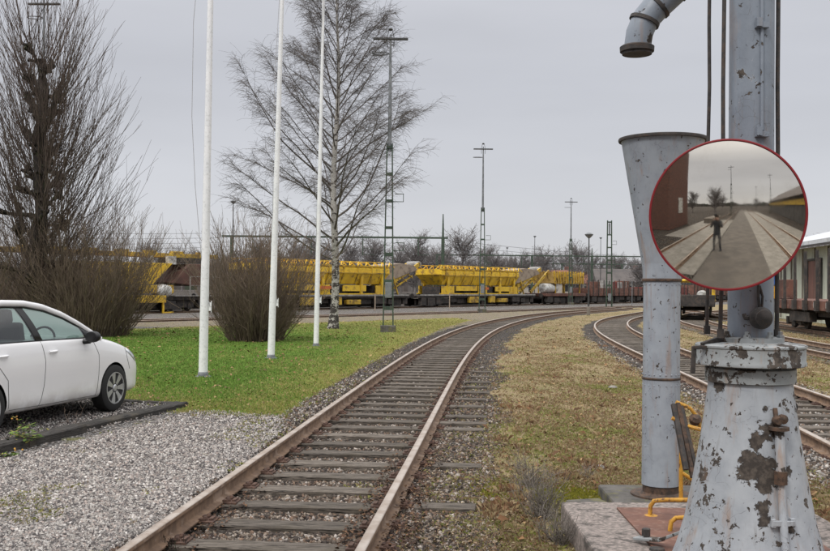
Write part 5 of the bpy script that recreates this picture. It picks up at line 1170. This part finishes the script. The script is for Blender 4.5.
    for (x, y, z, w_, d_, h_) in ((h0 + 5.2, -1.32, .70, 1.5, .3, .55), (h0 + 8.4, -1.33, .72, .9, .3, .6), (h0 + 10.3, -1.3, .62, 1.6, .4, .35)): m = MB(); m.box((x, y, z), (w_, d_, h_)); m.obj('equipment_box', 'wagon_yellow_worn', t, bevel=.03)
    m = MB(); m.box((h0 + 7.0, -1.5, 1.72), (1.2, .03, .22)); m.obj('warning_panel', 'orange_mark', t)
    # conveyor boom with beige hood
    m = MB()
    for s in (-1, 1):
        m.bar((h1 - .6, s * .75, 1.45), (L + .9, s * .6, 3.75), .16, .32); m.bar((h1 + .3, s * .75, 1.25), (L - .2, s * .65, 2.75), .10, .12)
        for k in range(5): q = k / 5; m.bar((h1 - .2 + q * (L - h1), s * .75, 1.6 + q * 1.7), (h1 + .6 + q * (L - h1), s * .75, 1.35 + q * 1.5), .06)
        m.bar((h1 + .6, s * .9, 1.15), (h1 + .6, s * .85, 2.3), .12); m.bar((h1 + 1.8, s * .9, 1.15), (h1 + 1.2, s * .85, 2.6), .10)
    m.obj('conveyor_boom', 'wagon_yellow_worn', t)
    m = MB(); m.prism([(h1 + .1, 3.55), (h1 + .1, 2.1), (L + .3, 3.25), (L - .2, 3.62), (h1 + 2.2, 3.75)], -.85, .85); m.obj('canvas_hood', 'hood_beige', t, bevel=.03)
    m = MB(); rt_ = Matrix.Rotation(PI / 2, 3, 'X'); m.lathe([(.28, -.6), (.28, .6)], (L + .9, 0, 3.72), 16, rot=rt_); m.obj('belt_roller', 'deck_grey', t, 40)
    return t
sC0, sC1 = place(405), place(531); LC = sC1 - sC0
hopper_wagon(sC0, LC, 'yellow hopper wagon right of the birch with slanting conveyor boom', 3.4, LC - 4.9)
hopper_wagon(sC0 - LC + .3, LC, 'yellow hopper wagon behind the birch and tall light mast', 2.6, LC - 4.3)
def loader_wagon(s1, label):                               # left-hand machine: yellow lower works, brown hood, girder along the top
    L = 19; s0 = s1 - L
    t = thing('loader_wagon', label, 'railway wagon', (A_.x + tdir.x * s0, A_.y + tdir.y * s0, .0), ang, 'train of wagons standing behind the lawn')
    m = MB(); m.box((L / 2, 0, 1.0), (L - 1, 2.4, .25)); m.obj('underframe', 'underframe', t, bevel=.02)
    for x in (3, L - 3): bogie(t, x)
    buffers(t, .5, -1); buffers(t, L - .5, 1); undergear(t, .8, L - .8, 7)
    xe = place(147) - s0                                            # where the yellow hopper ends
    m = MB(); m.prism([(xe - 6, 3.15), (xe + .9, 3.15), (xe - .6, 1.85), (xe - 5, 1.85)], -1.3, 1.3); m.obj('side_hopper', 'wagon_yellow', t, bevel=.02)
    m = MB(); m.box((xe - 2.5, 0, 1.55), (7.0, 2.6, .5)); m.box((xe - 2.2, -1.0, .95), (5.0, .9, .45)); m.bar((xe + .1, -1.4, 1.1), (xe + .1, -1.4, .05), .12); m.bar((xe + .1, -1.4, .1), (xe + .9, -1.4, .12), .1); m.obj('yellow_skirt', 'wagon_yellow', t, bevel=.02)
    m = MB()
    for i in range(7): m.bar((xe - 4 + i * .6, -1.38, 1.25), (xe - 3.7 + i * .6, -1.38, 1.55), .12, .03)
    m.obj('hazard_stripes', 'underframe', t)
    m = MB(); m.prism([(xe + .9, 1.95), (xe + 2.4, 3.15), (L - 1.2, 3.15), (L - 1.2, 1.75), (xe + 3, 1.75)], -1.2, 1.2); m.obj('brown_hood', 'hood_brown', t, bevel=.03)
    m = MB(); m.box((L / 2, 0, 3.66), (L + 1, 1.6, .26)); 
    for i in range(9): m.box((1.5 + i * 2.1, -.6, 3.86), (.9, .3, .14))
    m.obj('top_girder', 'wagon_yellow_worn', t, bevel=.02)
    m = MB(); m.box(((xe + L) / 2 + .6, 0, 3.38), (L - xe - 2, 1.9, .30)); m.obj('recess_shade', 'underframe', t)  # solid dark box standing in for the shade between hood and girder
    m = MB()
    for x in (xe - .4, xe + .9, L - .9): m.bar((x, -.9, 3.0), (x, -.9, 3.6), .14)
    m.box((xe + 1.0, -1.0, 3.35), (.6, .3, .5)); m.obj('strut', 'tank_white', t)
    m = MB()
    for x in (xe + 2.2, xe + 3.4, xe + 4.6): m.bar((x, -1.42, 1.15), (x, -1.42, 2.35), .05)
    m.bar((xe + 2.2, -1.42, 2.35), (xe + 4.6, -1.42, 2.35), .05); m.bar((xe + 2.2, -1.42, 1.8), (xe + 4.6, -1.42, 1.8), .04); m.box((xe + 3.2, -1.35, 1.14), (4.5, .2, .06)); m.obj('handrail', 'deck_grey', t)
    m = MB(); m.lathe([(.35, -.5), (.42, 0), (.35, .5)], (xe + .2, -1.15, 1.45), 14, rot=Matrix.Rotation(PI / 2, 3, 'Y')); m.obj('air_tank', 'tank_white', t, 40)
loader_wagon(sC0 - LC + .3 - .9, 'yellow and brown loading wagon on the left, seen between tree and shrub')
def flat_wagon(s0, L, label, body='rust_brown', stakes=True, side_h=.0, mat2='underframe', load=None):
    t = thing('flat_wagon', label, 'railway wagon', (A_.x + tdir.x * s0, A_.y + tdir.y * s0, .0), ang, 'train of wagons standing behind the lawn')
    m = MB(); m.box((L / 2, 0, 1.12), (L - 1, 2.7, .30)); m.obj('deck', body, t, bevel=.02)
    m = MB(); m.box((L / 2, 0, .85), (L - 1.2, 1.6, .25)); m.obj('underframe', 'underframe', t)
    for x in (1.9, L - 1.9): bogie(t, x, wb=1.6)
    buffers(t, .5, -1); buffers(t, L - .5, 1); undergear(t, .8, L - .8, 5)
    if side_h:
        m = MB()
        for s in (-1, 1): m.box((L / 2, s * 1.33, 1.27 + side_h / 2), (L - 1.2, .06, side_h))
        for s in (.62, L - .62): m.box((s, 0, 1.27 + side_h / 2), (.06, 2.6, side_h))
        m.obj('side_board', body, t)
    if stakes:
        n = max(5, int(L / 1.3))
        for i in range(n):
            x = .8 + (L - 1.6) * i / (n - 1)
            for s in (-1, 1): m = MB(); m.bar((x, s * 1.4, 1.0), (x + R_.uniform(-.05, .05), s * 1.4, 2.75 + R_.uniform(-.1, .1)), .10, .08); m.obj('stake', 'underframe', t)
    return t
s = sC1 + .4; LD = place(577) - s
flat_wagon(s, LD, 'brown flat wagon carrying a ribbed yellow load and a white tank', stakes=False)
def on_train(s, name, label, cat): return thing(name, label, cat, (A_.x + tdir.x * s, A_.y + tdir.y * s, 1.28), ang)
t = on_train(s + 1.8, 'ribbed_container', 'ribbed yellow hopper load standing on the brown flat wagon', 'container')
m = MB(); m.prism([(.6, 1.05), (0, 2.2), (7.6, 2.2), (7.1, 1.05)], -1.2, 1.2); o1 = m.obj('shell', 'load_tan', t)
m = MB()
for i in range(12): m.bar((.4 + i * .62, -1.26, 2.3), (.7 + i * .58, -1.26, 1.0), .14, .12); m.bar((.4 + i * .62, 1.26, 2.3), (.7 + i * .58, 1.26, 1.0), .14, .12)
m.obj('rib', 'wagon_yellow_worn', o1)
for x in (1.2, 3.2, 5, 6.8):
    for q in (-1, 1): m = MB(); m.bar((x, q, 0), (x, q, 1.05), .12); m.obj('support_leg', 'wagon_yellow_worn', t)
m = MB(); m.bar((-3.4, -.6, .1), (.4, -.6, 2.3), .16, .25); m.bar((-3.4, .6, .1), (.4, .6, 2.3), .16, .25); m.obj('boom', 'wagon_yellow_worn', t)
t = on_train(s + .9, 'white_tank', 'white tank lying on the flat wagon below the yellow load', 'tank')
m = MB(); m.lathe([(.0, 0), (.45, .1), (.5, .3), (.5, 2.6), (.45, 2.8), (0, 2.9)], (0, -.55, .52), 20, rot=Matrix.Rotation(PI / 2, 3, 'Y')); m.obj('shell', 'tank_white', t, 40)
m = MB(); m.box((.6, -.55, .05), (.2, .9, .1)); m.box((2.2, -.55, .05), (.2, .9, .1)); m.obj('cradle', 'underframe', t)
s = place(577) + .4; Le = 15.5
flat_wagon(s, Le, 'brown open stake wagon with low boards right of the yellow load', side_h=.6)
flat_wagon(s + Le + .4, 15, 'dark red stake wagon behind the bare lattice mast', 'maroon', side_h=.75)
t = flat_wagon(s + Le * 2 + .8, 15, 'rusty stake wagon mostly hidden behind the funnel column', 'rust_brown', side_h=1.1)
t = flat_wagon(s + Le * 3 + 1.2, 15, 'farthest brown stake wagon seen right of the funnel column', 'rust_brown', side_h=1.0)
t = on_train(s + 2, 'scrap_heap', 'heap of grey and dull red crates loaded in the brown open stake wagon', 'cargo')
m = MB()
for i in range(14): m.box((R_.uniform(0, 11), R_.uniform(-.8, .8), .45 + R_.uniform(0, .5)), (R_.uniform(.7, 1.8), R_.uniform(.5, 1.1), R_.uniform(.6, 1.1)), Matrix.Rotation(R_.uniform(-.3, .3), 3, 'Z'), mi=i % 3)
m.obj('crates', ('deck_grey', 'rust_brown', 'maroon'), t, bevel=.03)

# stake wagon beside the shed (right edge)
wang = math.atan2(wd.y, wd.x); tw = thing('stake_wagon', 'rusty brown stake wagon with tall dark posts beside the pale shed', 'railway wagon', (W1.x + .85 - wd.x * 4.5, 39 - wd.y * 4.5, .0), wang)
LW = 14.5
m = MB(); m.box((LW / 2, 0, 1.22), (LW - 1, 2.75, .40)); m.obj('deck', 'rust_brown', tw, bevel=.02)
m = MB(); m.box((LW / 2, 0, .9), (LW - 1.2, 1.8, .3)); m.box((LW / 2, 1.1, .72), (3, .3, .4)); m.obj('underframe', 'underframe', tw)
for x in (2.3, 8.7): bogie(tw, x, wb=2.0)
buffers(tw, .5, -1); buffers(tw, LW - .5, 1)
for i in range(9):
    for s in (-1, 1): x = .9 + i * (LW - 1.8) / 8; m = MB(); m.bar((x, s * 1.42, .95), (x + R_.uniform(-.05, .05), s * 1.44, 3.45), .13, .10); m.obj('stake', 'underframe', tw)
for i in range(9):
    x = .9 + i * (LW - 1.8) / 8; m = MB(); m.box((x, 1.46, 1.22), (.28, .14, .42)); m.obj('stake_pocket', 'underframe', tw)
    m = MB(); m.box((x + .5, 1.39, 1.25), (.14, .05, .22)); m.obj('chalk_plate', 'tank_white', tw)
m = MB(); m.box((LW - 3.6, .9, 1.42 + .45), (2.0, .6, .9)); o = m.obj('rusty_crate', 'rust_brown', bevel=.03); o.parent = None; o.matrix_world = tw.matrix_basis.copy() if False else Matrix.Translation(tw.location) @ Matrix.Rotation(wang, 4, 'Z'); tag(o, 'reddish brown crate standing on the stake wagon between its posts', 'crate')
# shed
sa = Vector((16.87 + .106 * 40, 40, 0)); sh = thing('goods_shed', 'long pale green shed with white roof and brown door at right', 'shed', sa, wang)
LS, DS = 29, 12
m = MB(); m.box((LS / 2, -DS / 2, 2.15), (LS, DS, 4.3)); m.obj('wall', 'shed_wall', sh)
m = MB(); vs = [(-.6, .9, 4.34), (LS + .6, .9, 4.34), (LS + .6, -DS / 2, 6.0), (-.6, -DS / 2, 6.0), (LS + .6, -DS - .9, 4.34), (-.6, -DS - .9, 4.34)]; vs2 = [(x, y, z + .22) for x, y, z in vs]
m.add(vs + vs2, [(0, 1, 2, 3), (3, 2, 4, 5), (6, 9, 8, 7), (9, 11, 10, 8), (0, 6, 7, 1), (5, 4, 10, 11), (1, 7, 8, 2), (2, 8, 10, 4), (0, 3, 9, 6), (3, 5, 11, 9)]); m.obj('roof', 'shed_roof', sh)
m = MB(); m.box((LS / 2, .95, 4.28), (LS + 1.2, .10, .10)); m.obj('gutter', 'dark_wall', sh)
for x in (6, 15.4): m = MB(); m.box((x, .05, 1.9), (2.2, .08, 3.2)); dd_ = m.obj('door', 'shed_door', sh); m = MB(); m.box((x, .08, 3.58), (2.5, .1, .12)); m.box((x - 1.2, .08, 1.9), (.12, .1, 3.3)); m.box((x + 1.2, .08, 1.9), (.12, .1, 3.3)); m.obj('door_frame', 'dark_wall', dd_)
for i in range(12): m = MB(); m.bar((1 + i * 2.4, .06, 0.1), (1 + i * 2.4, .06, 4.25), .10, .06); m.obj('wall_batten', 'wood_grey', sh)
# maintenance wagon between the columns
tm = TM[np.argmin(np.abs(TM[:, 1] - 57))]; tm2 = TM[np.argmin(np.abs(TM[:, 1] - 61))]; mang = math.atan2(tm2[1] - tm[1], tm2[0] - tm[0])
t = thing('maintenance_wagon', 'maintenance wagon with yellow frames and pale pipes seen behind the crane column', 'railway wagon', (tm[0], tm[1], .0), mang); L = 12
m = MB(); m.box((L / 2, 0, 1.0), (L - .6, 2.6, .3)); m.obj('underframe', 'underframe', t); bogie(t, 2); bogie(t, L - 2); buffers(t, .3, -1); buffers(t, L - .3, 1)
m = MB(); m.box((.25, 0, 1.15), (.3, 2.6, .7)); m.obj('headstock', 'underframe', t, bevel=.03)
for x in (.5, 2.2, 4, 6, 9): m = MB(); m.tube([(x, -1.2, 1.1), (x, -1.2, 2.35), (x, 1.2, 2.35), (x, 1.2, 1.1)], .11, 8); m.obj('yellow_hoop', 'wagon_yellow', t, 40)
for q in (-1, 1): m = MB(); m.tube([(.6, q * 1.2, 2.2), (9, q * 1.2, 2.2)], .05, 6); m.obj('side_rail', 'wagon_yellow', t)
m = MB(); m.lathe([(0, 0), (.2, .05), (.26, .2), (.26, 8), (.2, 8.2), (0, 8.3)], (1.0, -.5, 1.5), 20, rot=Matrix.Rotation(PI / 2, 3, 'Y')); m.obj('pale_tank', 'tank_white', t, 40)
# small light blue/white sign on the rod at right
sg_ = D(772.5, 283, 9.5); st_ = thing('small_sign', 'small blue and yellow sign on a thin post behind the crane column', 'sign', (sg_.x, 9.5, -.02)); z_ = sg_.z + .02
m = MB(); m.tube([(0, 0, 0), (0, 0, z_ + .08)], .02, 8); m.obj('post', 'mast_grey', st_, 40)
m = MB(); m.box((0, -.03, z_ + .03), (.10, .012, .09)); m.obj('blue_plate', 'blue_paint', st_); m = MB(); m.box((0, -.03, z_ - .09), (.09, .012, .12)); m.obj('pale_plate', 'yellow_bar', st_)

# ------------------------------------------------------------------ background: houses, trees, distant wood
def house(px, Y, w, h, rh, label, roof, d=9):
    X_ = D(px, 285, Y).x; t = thing('house', label, 'house', (X_, Y, 0), R_.uniform(-.25, .25), 'houses beyond the railway yard')
    m = MB(); m.box((0, 0, h / 2), (w, d, h)); m.obj('wall', 'house_wall', t)
    m = MB(); m.add([(-w / 2 - .5, -d / 2 - .5, h - .1), (w / 2 + .5, -d / 2 - .5, h - .1), (w / 2 + .5, d / 2 + .5, h - .1), (-w / 2 - .5, d / 2 + .5, h - .1), (-w / 2 - .3, 0, h + rh), (w / 2 + .3, 0, h + rh)], [(0, 1, 5, 4), (2, 3, 4, 5), (1, 2, 5), (3, 0, 4), (0, 3, 2, 1)]); r = m.obj('roof', roof, t)
    m = MB(); m.box((w * .2, .6, h + rh), (.9, .7, 1.6)); m.obj('chimney', 'rust_brown', r)
    for i in range(3): m = MB(); m.box((-w * .32 + i * w * .32, -d / 2 - .01, h * .55), (1.2, .06, 1.3)); m.obj('window', 'window_dark', t)
house(560, 205, 8, 3.2, 2.4, 'house with orange tiled roof behind the far yellow load', 'house_roof')
house(580, 230, 7, 3.0, 2.0, 'small orange roofed house between the far masts', 'house_roof')
house(624, 210, 13, 3.3, 2.7, 'grey roofed house left of the funnel column', 'house_roof_grey')
house(640, 250, 20, 3.5, 3.3, 'wide grey roofed house behind the funnel column', 'house_roof_grey')
house(604, 260, 12, 3.0, 2.6, 'small reddish house behind the bare lattice mast', 'maroon')
house(512, 250, 12, 2.6, 2.4, 'low grey house between hopper wagon booms', 'house_roof_grey')
house(700, 230, 22, 3.2, 2.6, 'low grey building seen right of the funnel column', 'house_roof_grey')
def bg_tree(seed, H=10, dens=1.0):
    rr = random.Random(seed); sg = Segs(); tr = Segs(); tr.path([Vector((0, 0, 0)), Vector((.1, 0, H * .3)), Vector((.15, .1, H * .55)), Vector((0, 0, H * .85))], .22, .05)
    global R_; keep_ = R_; R_ = rr
    for i in range(int(34 * dens)):
        z = H * rr.uniform(.15, .85); a = rr.uniform(0, 6.3); L = H * rr.uniform(.28, .45) * (1.1 - .7 * abs(z / H - .4)); p, _ = bend_path(Vector((0, 0, z)), rdir(a, rr.uniform(.4, 1.1)), L, 5, .05, .12); sg.path(p, .06, .02)
        for j in range(9):
            q = rr.randint(1, 4); p2, _ = bend_path(p[q], rdir(a + rr.gauss(0, 1.0), rr.uniform(.2, 1.2)), L * rr.uniform(.25, .5), 3, .03, .16); sg.path(p2, .028, .018)
            for u in range(3): p3, _ = bend_path(p2[rr.randint(1, 3)], rdir(rr.uniform(0, 6.3), rr.uniform(-.1, 1.2)), L * rr.uniform(.12, .28), 2, .0, .2); sg.path(p3, .02, .014)
    R_ = keep_
    t = thing('bare_tree', '', 'tree'); link('trunk', tr.mesh('trunk', 6), t, ('twig_far',)); link('crown', sg.mesh('crown', 3), t, ('twig_far',)); return t
VAR = [bg_tree(i, 10, 1.4 + .3 * (i % 2)) for i in range(4)]
spots = [(462, 150, 1.05, 'rounded bare tree between the two yellow hopper wagons'), (415, 150, 1.0, 'bare tree behind the joint of the two hopper wagons'), (397, 170, .9, 'bare tree right of the tall near light mast'), (372, 160, .95, 'bare tree just left of the tall near light mast'),
         (352, 175, 1.0, 'bare tree right of the birch trunk'), (318, 150, .95, 'bare tree left of the birch trunk'), (296, 165, 1.0, 'bare tree behind the right side of the round shrub'), (262, 160, .9, 'bare tree behind the middle of the round shrub'),
         (495, 190, .85, 'bare tree behind the second light mast'), (520, 180, .85, 'bare tree above the right hopper boom'), (545, 185, .95, 'bare tree left of the orange roofed house'), (592, 250, 1.0, 'bare tree by the dark slim lamp post'), (617, 240, 1.0, 'bare tree behind the bare lattice mast'),
         (640, 200, .8, 'bare tree at the left side of the funnel column'), (683, 190, .85, 'bare tree seen between funnel column and mirror'), (700, 220, .9, 'bare tree below the mirror rim'), (715, 180, .8, 'bare tree behind the crane rods'),
         (800, 130, .78, 'bare tree above the left end of the shed roof'), (816, 125, .85, 'middle bare tree above the shed roof'), (835, 128, .9, 'bare tree at the right edge above the shed roof'), (442, 185, .85, 'bare tree behind the tall portal post'), (575, 200, .7, 'bare tree behind the slim far light mast'), (200, 150, .7, 'low bare tree left of the nearest flagpole'), (228, 170, .7, 'low bare tree right of the nearest flagpole')]
for i, (px, Y, sc, lb) in enumerate(spots):
    o = VAR[i % 4] if i < 4 else copy_tree(VAR[i % 4]); o.location = (D(px, 285, Y).x, Y, 0); o.scale = (sc * R_.uniform(.9, 1.1),) * 2 + (sc * .95,); o.rotation_euler = (0, 0, R_.uniform(0, 6.28)); tag(o, lb, 'tree', 'bare trees beyond the yard')
PV, PF, kk = [], [], 0
for i_, x_ in enumerate(list(range(150, 330, 16)) + list(range(280, 720, 11))):
    Y_ = 225 + (i_ * 37) % 60; p = D(x_, 285, Y_); sc_ = R_.uniform(.75, 1.15); an_ = R_.uniform(0, 6.28)
    for part in VAR[i_ % 4].children:
        me_ = part.data; co = np.zeros(len(me_.vertices) * 3, np.float32); me_.vertices.foreach_get('co', co); co = co.reshape(-1, 3) * sc_
        fi = np.zeros(len(me_.loops), np.int32); me_.loops.foreach_get('vertex_index', fi)
        PV.append(np.c_[co[:, 0] * math.cos(an_) - co[:, 1] * math.sin(an_) + p.x, co[:, 0] * math.sin(an_) + co[:, 1] * math.cos(an_) + Y_, co[:, 2]]); PF.append(fi.reshape(-1, 4) + kk); kk += len(co)
tag(link('bare_wood', npmesh('bare_wood', np.concatenate(PV), np.concatenate(PF)), None, ('twig_far',)), 'grey mass of bare treetops forming the far tree line', 'wood', None, 'stuff')
n = 26000; a = NP.uniform(-PI, PI, n); rr_ = NP.uniform(330, 520, n); X = np.sin(a) * rr_; Y = np.cos(a) * rr_
h = (8.5 + 2.5 * np.sin(a * 23) + 1.5 * np.sin(a * 61 + 1)) * NP.uniform(.5, 1.15, n); w = NP.uniform(.5, 1.6, n); tx, ty = np.cos(a) * w, -np.sin(a) * w
V = np.stack([np.stack([X - tx, Y - ty, 0 * X - .2], -1), np.stack([X + tx, Y + ty, 0 * X - .2], -1), np.stack([X + tx * .9, Y + ty * .9, h * .7], -1), np.stack([X + NP.normal(0, .8, n), Y, h], -1), np.stack([X - tx * .9, Y - ty * .9, h * .62], -1)], 1)
o = link('distant_wood', npmesh('distant_wood', V.reshape(-1, 3), np.arange(n * 5).reshape(-1, 5), np.repeat(pick([(.11, .10, .095), (.09, .09, .075), (.14, .12, .11), (.07, .085, .06)], n), 5, 0)), None, ('leaf',)); tag(o, 'low grey brown wood along the horizon', 'wood', None, 'stuff')

# ------------------------------------------------------------------ what stands behind the photographer (seen in the mirror)
bb = thing('brick_building', 'tall red brick building reflected at the left side of the mirror', 'building', (-5.7, -4.2, 0), -.12)
m = MB(); m.box((-7, -2.4, 6.5), (14, 4.8, 13)); m.obj('wall', 'brick_wall', bb)
m = MB(); m.box((-7, -2.4, 13.15), (14.6, 5.4, .3)); m.obj('roof', 'dark_wall', bb)
for (x, y, w, d, z, h) in ((-3.6, .02, 1.3, .1, 1.7, 2.4), (-8, .02, 1.6, .1, 2.2, 2.4)): m = MB(); m.box((x, y, z), (w, d, h)); m.obj('window', 'house_wall', bb)
for y, z in ((-2.6, 2.4),): m = MB(); m.box((.02, y, z), (.1, 1.0, 1.7)); m.obj('window', 'tank_white', bb)
ls = thing('platform_shed', 'long dark shed with a yellow band reflected at the right side of the mirror', 'shed', (7.6, -2, 0), 0)
m = MB(); m.box((4, -26, 1.8), (8, 50, 3.6)); m.obj('wall', 'dark_wall', ls); m = MB(); m.box((-.03, -26, 2.8), (.1, 50, .75)); m.obj('yellow_band', 'wagon_yellow', ls)
m = MB(); m.prism([(-.8, 3.6), (4, 6.8), (8.8, 3.6)], -51.5, -.5); m.obj('roof', 'house_roof_grey', ls)

lattice_back = [o for o in bpy.data.objects if o.name.startswith('lattice_mast') and o.parent is None]
for (x, y, lb) in ((-3.6, -24, 'lattice mast reflected in the mirror beside the brick building'), (6.0, -34, 'lattice mast reflected in the mirror near the yellow banded shed'), (1.9, -60, 'farthest lattice mast reflected in the middle of the mirror')):
    o = copy_tree(lattice_back[0]); o.location = (x, y, 0); tag(o, lb)
for i, (x, y) in enumerate(((-9, -30), (-14, -45), (-15, -62), (-20, -38), (2, -95), (14, -92))):
    o = copy_tree(VAR[i % 4]); o.location = (x, y, 0); o.scale = (.8, .8, .7); tag(o, ('bare tree reflected just behind the brick building', 'bare tree reflected left of the photographer, second in line', 'bare tree reflected in the far middle left', 'bare tree reflected beyond the brick building', 'bare tree reflected at the end of the road', 'bare tree reflected behind the yellow banded shed')[i])
m = MB()
for i in range(5): m.box((0, -i * .9, .35 + .02 * (i % 2)), (1.1, .8, .7))
o = m.obj('timber_stack', 'wood_grey', bevel=.03); o.location = (-3.8, -10, 0); tag(o, 'stack of grey timber reflected beside the track near the brick building', 'timber')
# the photographer, standing behind the camera
def person():
    t = thing('person', 'person in dark jacket and trousers photographing, reflected in the round mirror', 'person', (0.02, -.30, -.02))
    V = {'pel': (0, 0, .98), 'sp': (0, -.01, 1.20), 'ch': (0, -.01, 1.43), 'nk': (0, .01, 1.58), 'hd': (0, .04, 1.68), 'ht': (0, .03, 1.83),
         'lh': (-.10, 0, .94), 'lk': (-.13, .03, .52), 'la': (-.15, -.01, .09), 'lt': (-.17, .17, .045), 'rh': (.10, 0, .94), 'rk': (.14, .02, .52), 'ra': (.18, -.03, .09), 'rt': (.22, .14, .045),
         'ls': (-.20, -.01, 1.49), 'le': (-.27, .10, 1.24), 'lw': (-.10, .235, 1.62), 'rs': (.20, -.01, 1.49), 're': (.28, .09, 1.25), 'rw': (.11, .20, 1.66)}
    Rr = {'pel': .155, 'sp': .145, 'ch': .175, 'nk': .062, 'hd': .095, 'ht': .075, 'lh': .10, 'lk': .068, 'la': .05, 'lt': .04, 'rh': .10, 'rk': .068, 'ra': .05, 'rt': .04, 'ls': .082, 'le': .055, 'lw': .032, 'rs': .082, 're': .055, 'rw': .032}
    E = [('pel', 'sp'), ('sp', 'ch'), ('ch', 'nk'), ('nk', 'hd'), ('hd', 'ht'), ('pel', 'lh'), ('lh', 'lk'), ('lk', 'la'), ('la', 'lt'), ('pel', 'rh'), ('rh', 'rk'), ('rk', 'ra'), ('ra', 'rt'), ('ch', 'ls'), ('ls', 'le'), ('le', 'lw'), ('ch', 'rs'), ('rs', 're'), ('re', 'rw')]
    # hands: palm end then five fingers each
    for s, w in ((-1, 'lw'), (1, 'rw')):
        wp = Vector(V[w]); pn = w + 'p'; V[pn] = tuple(wp + Vector((-s * .035, .03, .045))); Rr[pn] = .026; E.append((w, pn))
        for i in range(5):
            b_ = Vector(V[pn]); off_ = Vector((0, -.028 + .016 * i, .03 - .004 * i)) if i else Vector((s * .0, -.045, -.005)); a_ = f'{pn}{i}a'; c_ = f'{pn}{i}b'
            V[a_] = tuple(b_ + off_ + Vector((-s * .01, 0, .012))); V[c_] = tuple(b_ + off_ + Vector((-s * (.035 - .004 * abs(i - 2)), 0, .018))); Rr[a_] = .0095; Rr[c_] = .008; E += [(pn, a_), (a_, c_)]
    ks = list(V); me = bpy.data.meshes.new('person_body'); me.from_pydata([V[k_] for k_ in ks], [(ks.index(a_), ks.index(b_)) for a_, b_ in E], []); o = bpy.data.objects.new('body', me); col.objects.link(o); o.parent = t
    me.materials.append(M['jacket_dark']); me.materials.append(M['trousers_dark']); me.materials.append(M['skin'])
    sk = o.modifiers.new('skin', 'SKIN'); sk.use_smooth_shade = True
    for i, k_ in enumerate(ks): me.skin_vertices[0].data[i].radius = (Rr[k_], Rr[k_] * (.75 if k_ in ('pel', 'sp', 'ch') else 1))
    me.skin_vertices[0].data[0].use_root = True
    s2 = o.modifiers.new('sub', 'SUBSURF'); s2.levels = 2; s2.render_levels = 2
    dg = bpy.context.evaluated_depsgraph_get(); m2 = bpy.data.meshes.new_from_object(o.evaluated_get(dg)); o.modifiers.clear(); o.data = m2
    if len(m2.materials) < 3:
        m2.materials.clear()
        for k_ in ('jacket_dark', 'trousers_dark', 'skin'): m2.materials.append(M[k_])
    for p in m2.polygons:
        c_ = p.center; hand = c_.y > .17 and c_.z > 1.55 and abs(c_.x) < .14 and c_.z > 1.6; p.material_index = 2 if (c_.z > 1.60 and abs(c_.x) < .10 and c_.y < .16) or hand else (1 if c_.z < .95 else 0)
    h = MB(); h.lathe([(0, .115), (.06, .10), (.093, .05), (.10, 0), (.095, -.03)], (0, .02, 1.765), 16); h.obj('hair', 'hair_brown', t, 60)
    f_ = MB(); f_.tube([(0, .125, 1.745), (0, .15, 1.715), (0, .125, 1.70)], [.008, .014, .010], 8); f_.obj('nose', 'skin', t, 60)
    f_ = MB(); f_.box((0, .128, 1.667), (.045, .012, .010)); f_.obj('mouth', 'rust_brown', t)
    for s in (-1, 1): f_ = MB(); f_.lathe([(0, -.012), (.012, 0), (0, .012)], (s * .032, .118, 1.748), 8); f_.obj('eye', 'black_plastic', t, 60); f_ = MB(); f_.lathe([(0, -.03), (.012, -.01), (.014, .01), (0, .03)], (s * .095, .035, 1.735), 8); f_.obj('ear', 'skin', t, 60)
    for s, x, y in ((-1, -.155, .06), (1, .195, .04)): f_ = MB(); f_.box((x, y + .01, .045), (.10, .28, .085)); f_.obj('shoe', 'black_plastic', t, bevel=.03)
    c_ = thing('camera_body', 'black camera held up to the photographer face in the mirror', 'camera', (0.02, -.085, 1.84))
    f_ = MB(); f_.box((0, 0, 0), (.13, .05, .09)); f_.box((0, -.005, .055), (.05, .045, .03)); f_.obj('housing', 'black_plastic', c_, bevel=.008)
    f_ = MB(); f_.lathe([(.034, -.075), (.036, -.03), (.030, .0)], (-.02, .0, -.005), 20, rot=Matrix.Rotation(PI / 2, 3, 'X')); f_.obj('lens', 'black_plastic', c_, 40)
person()
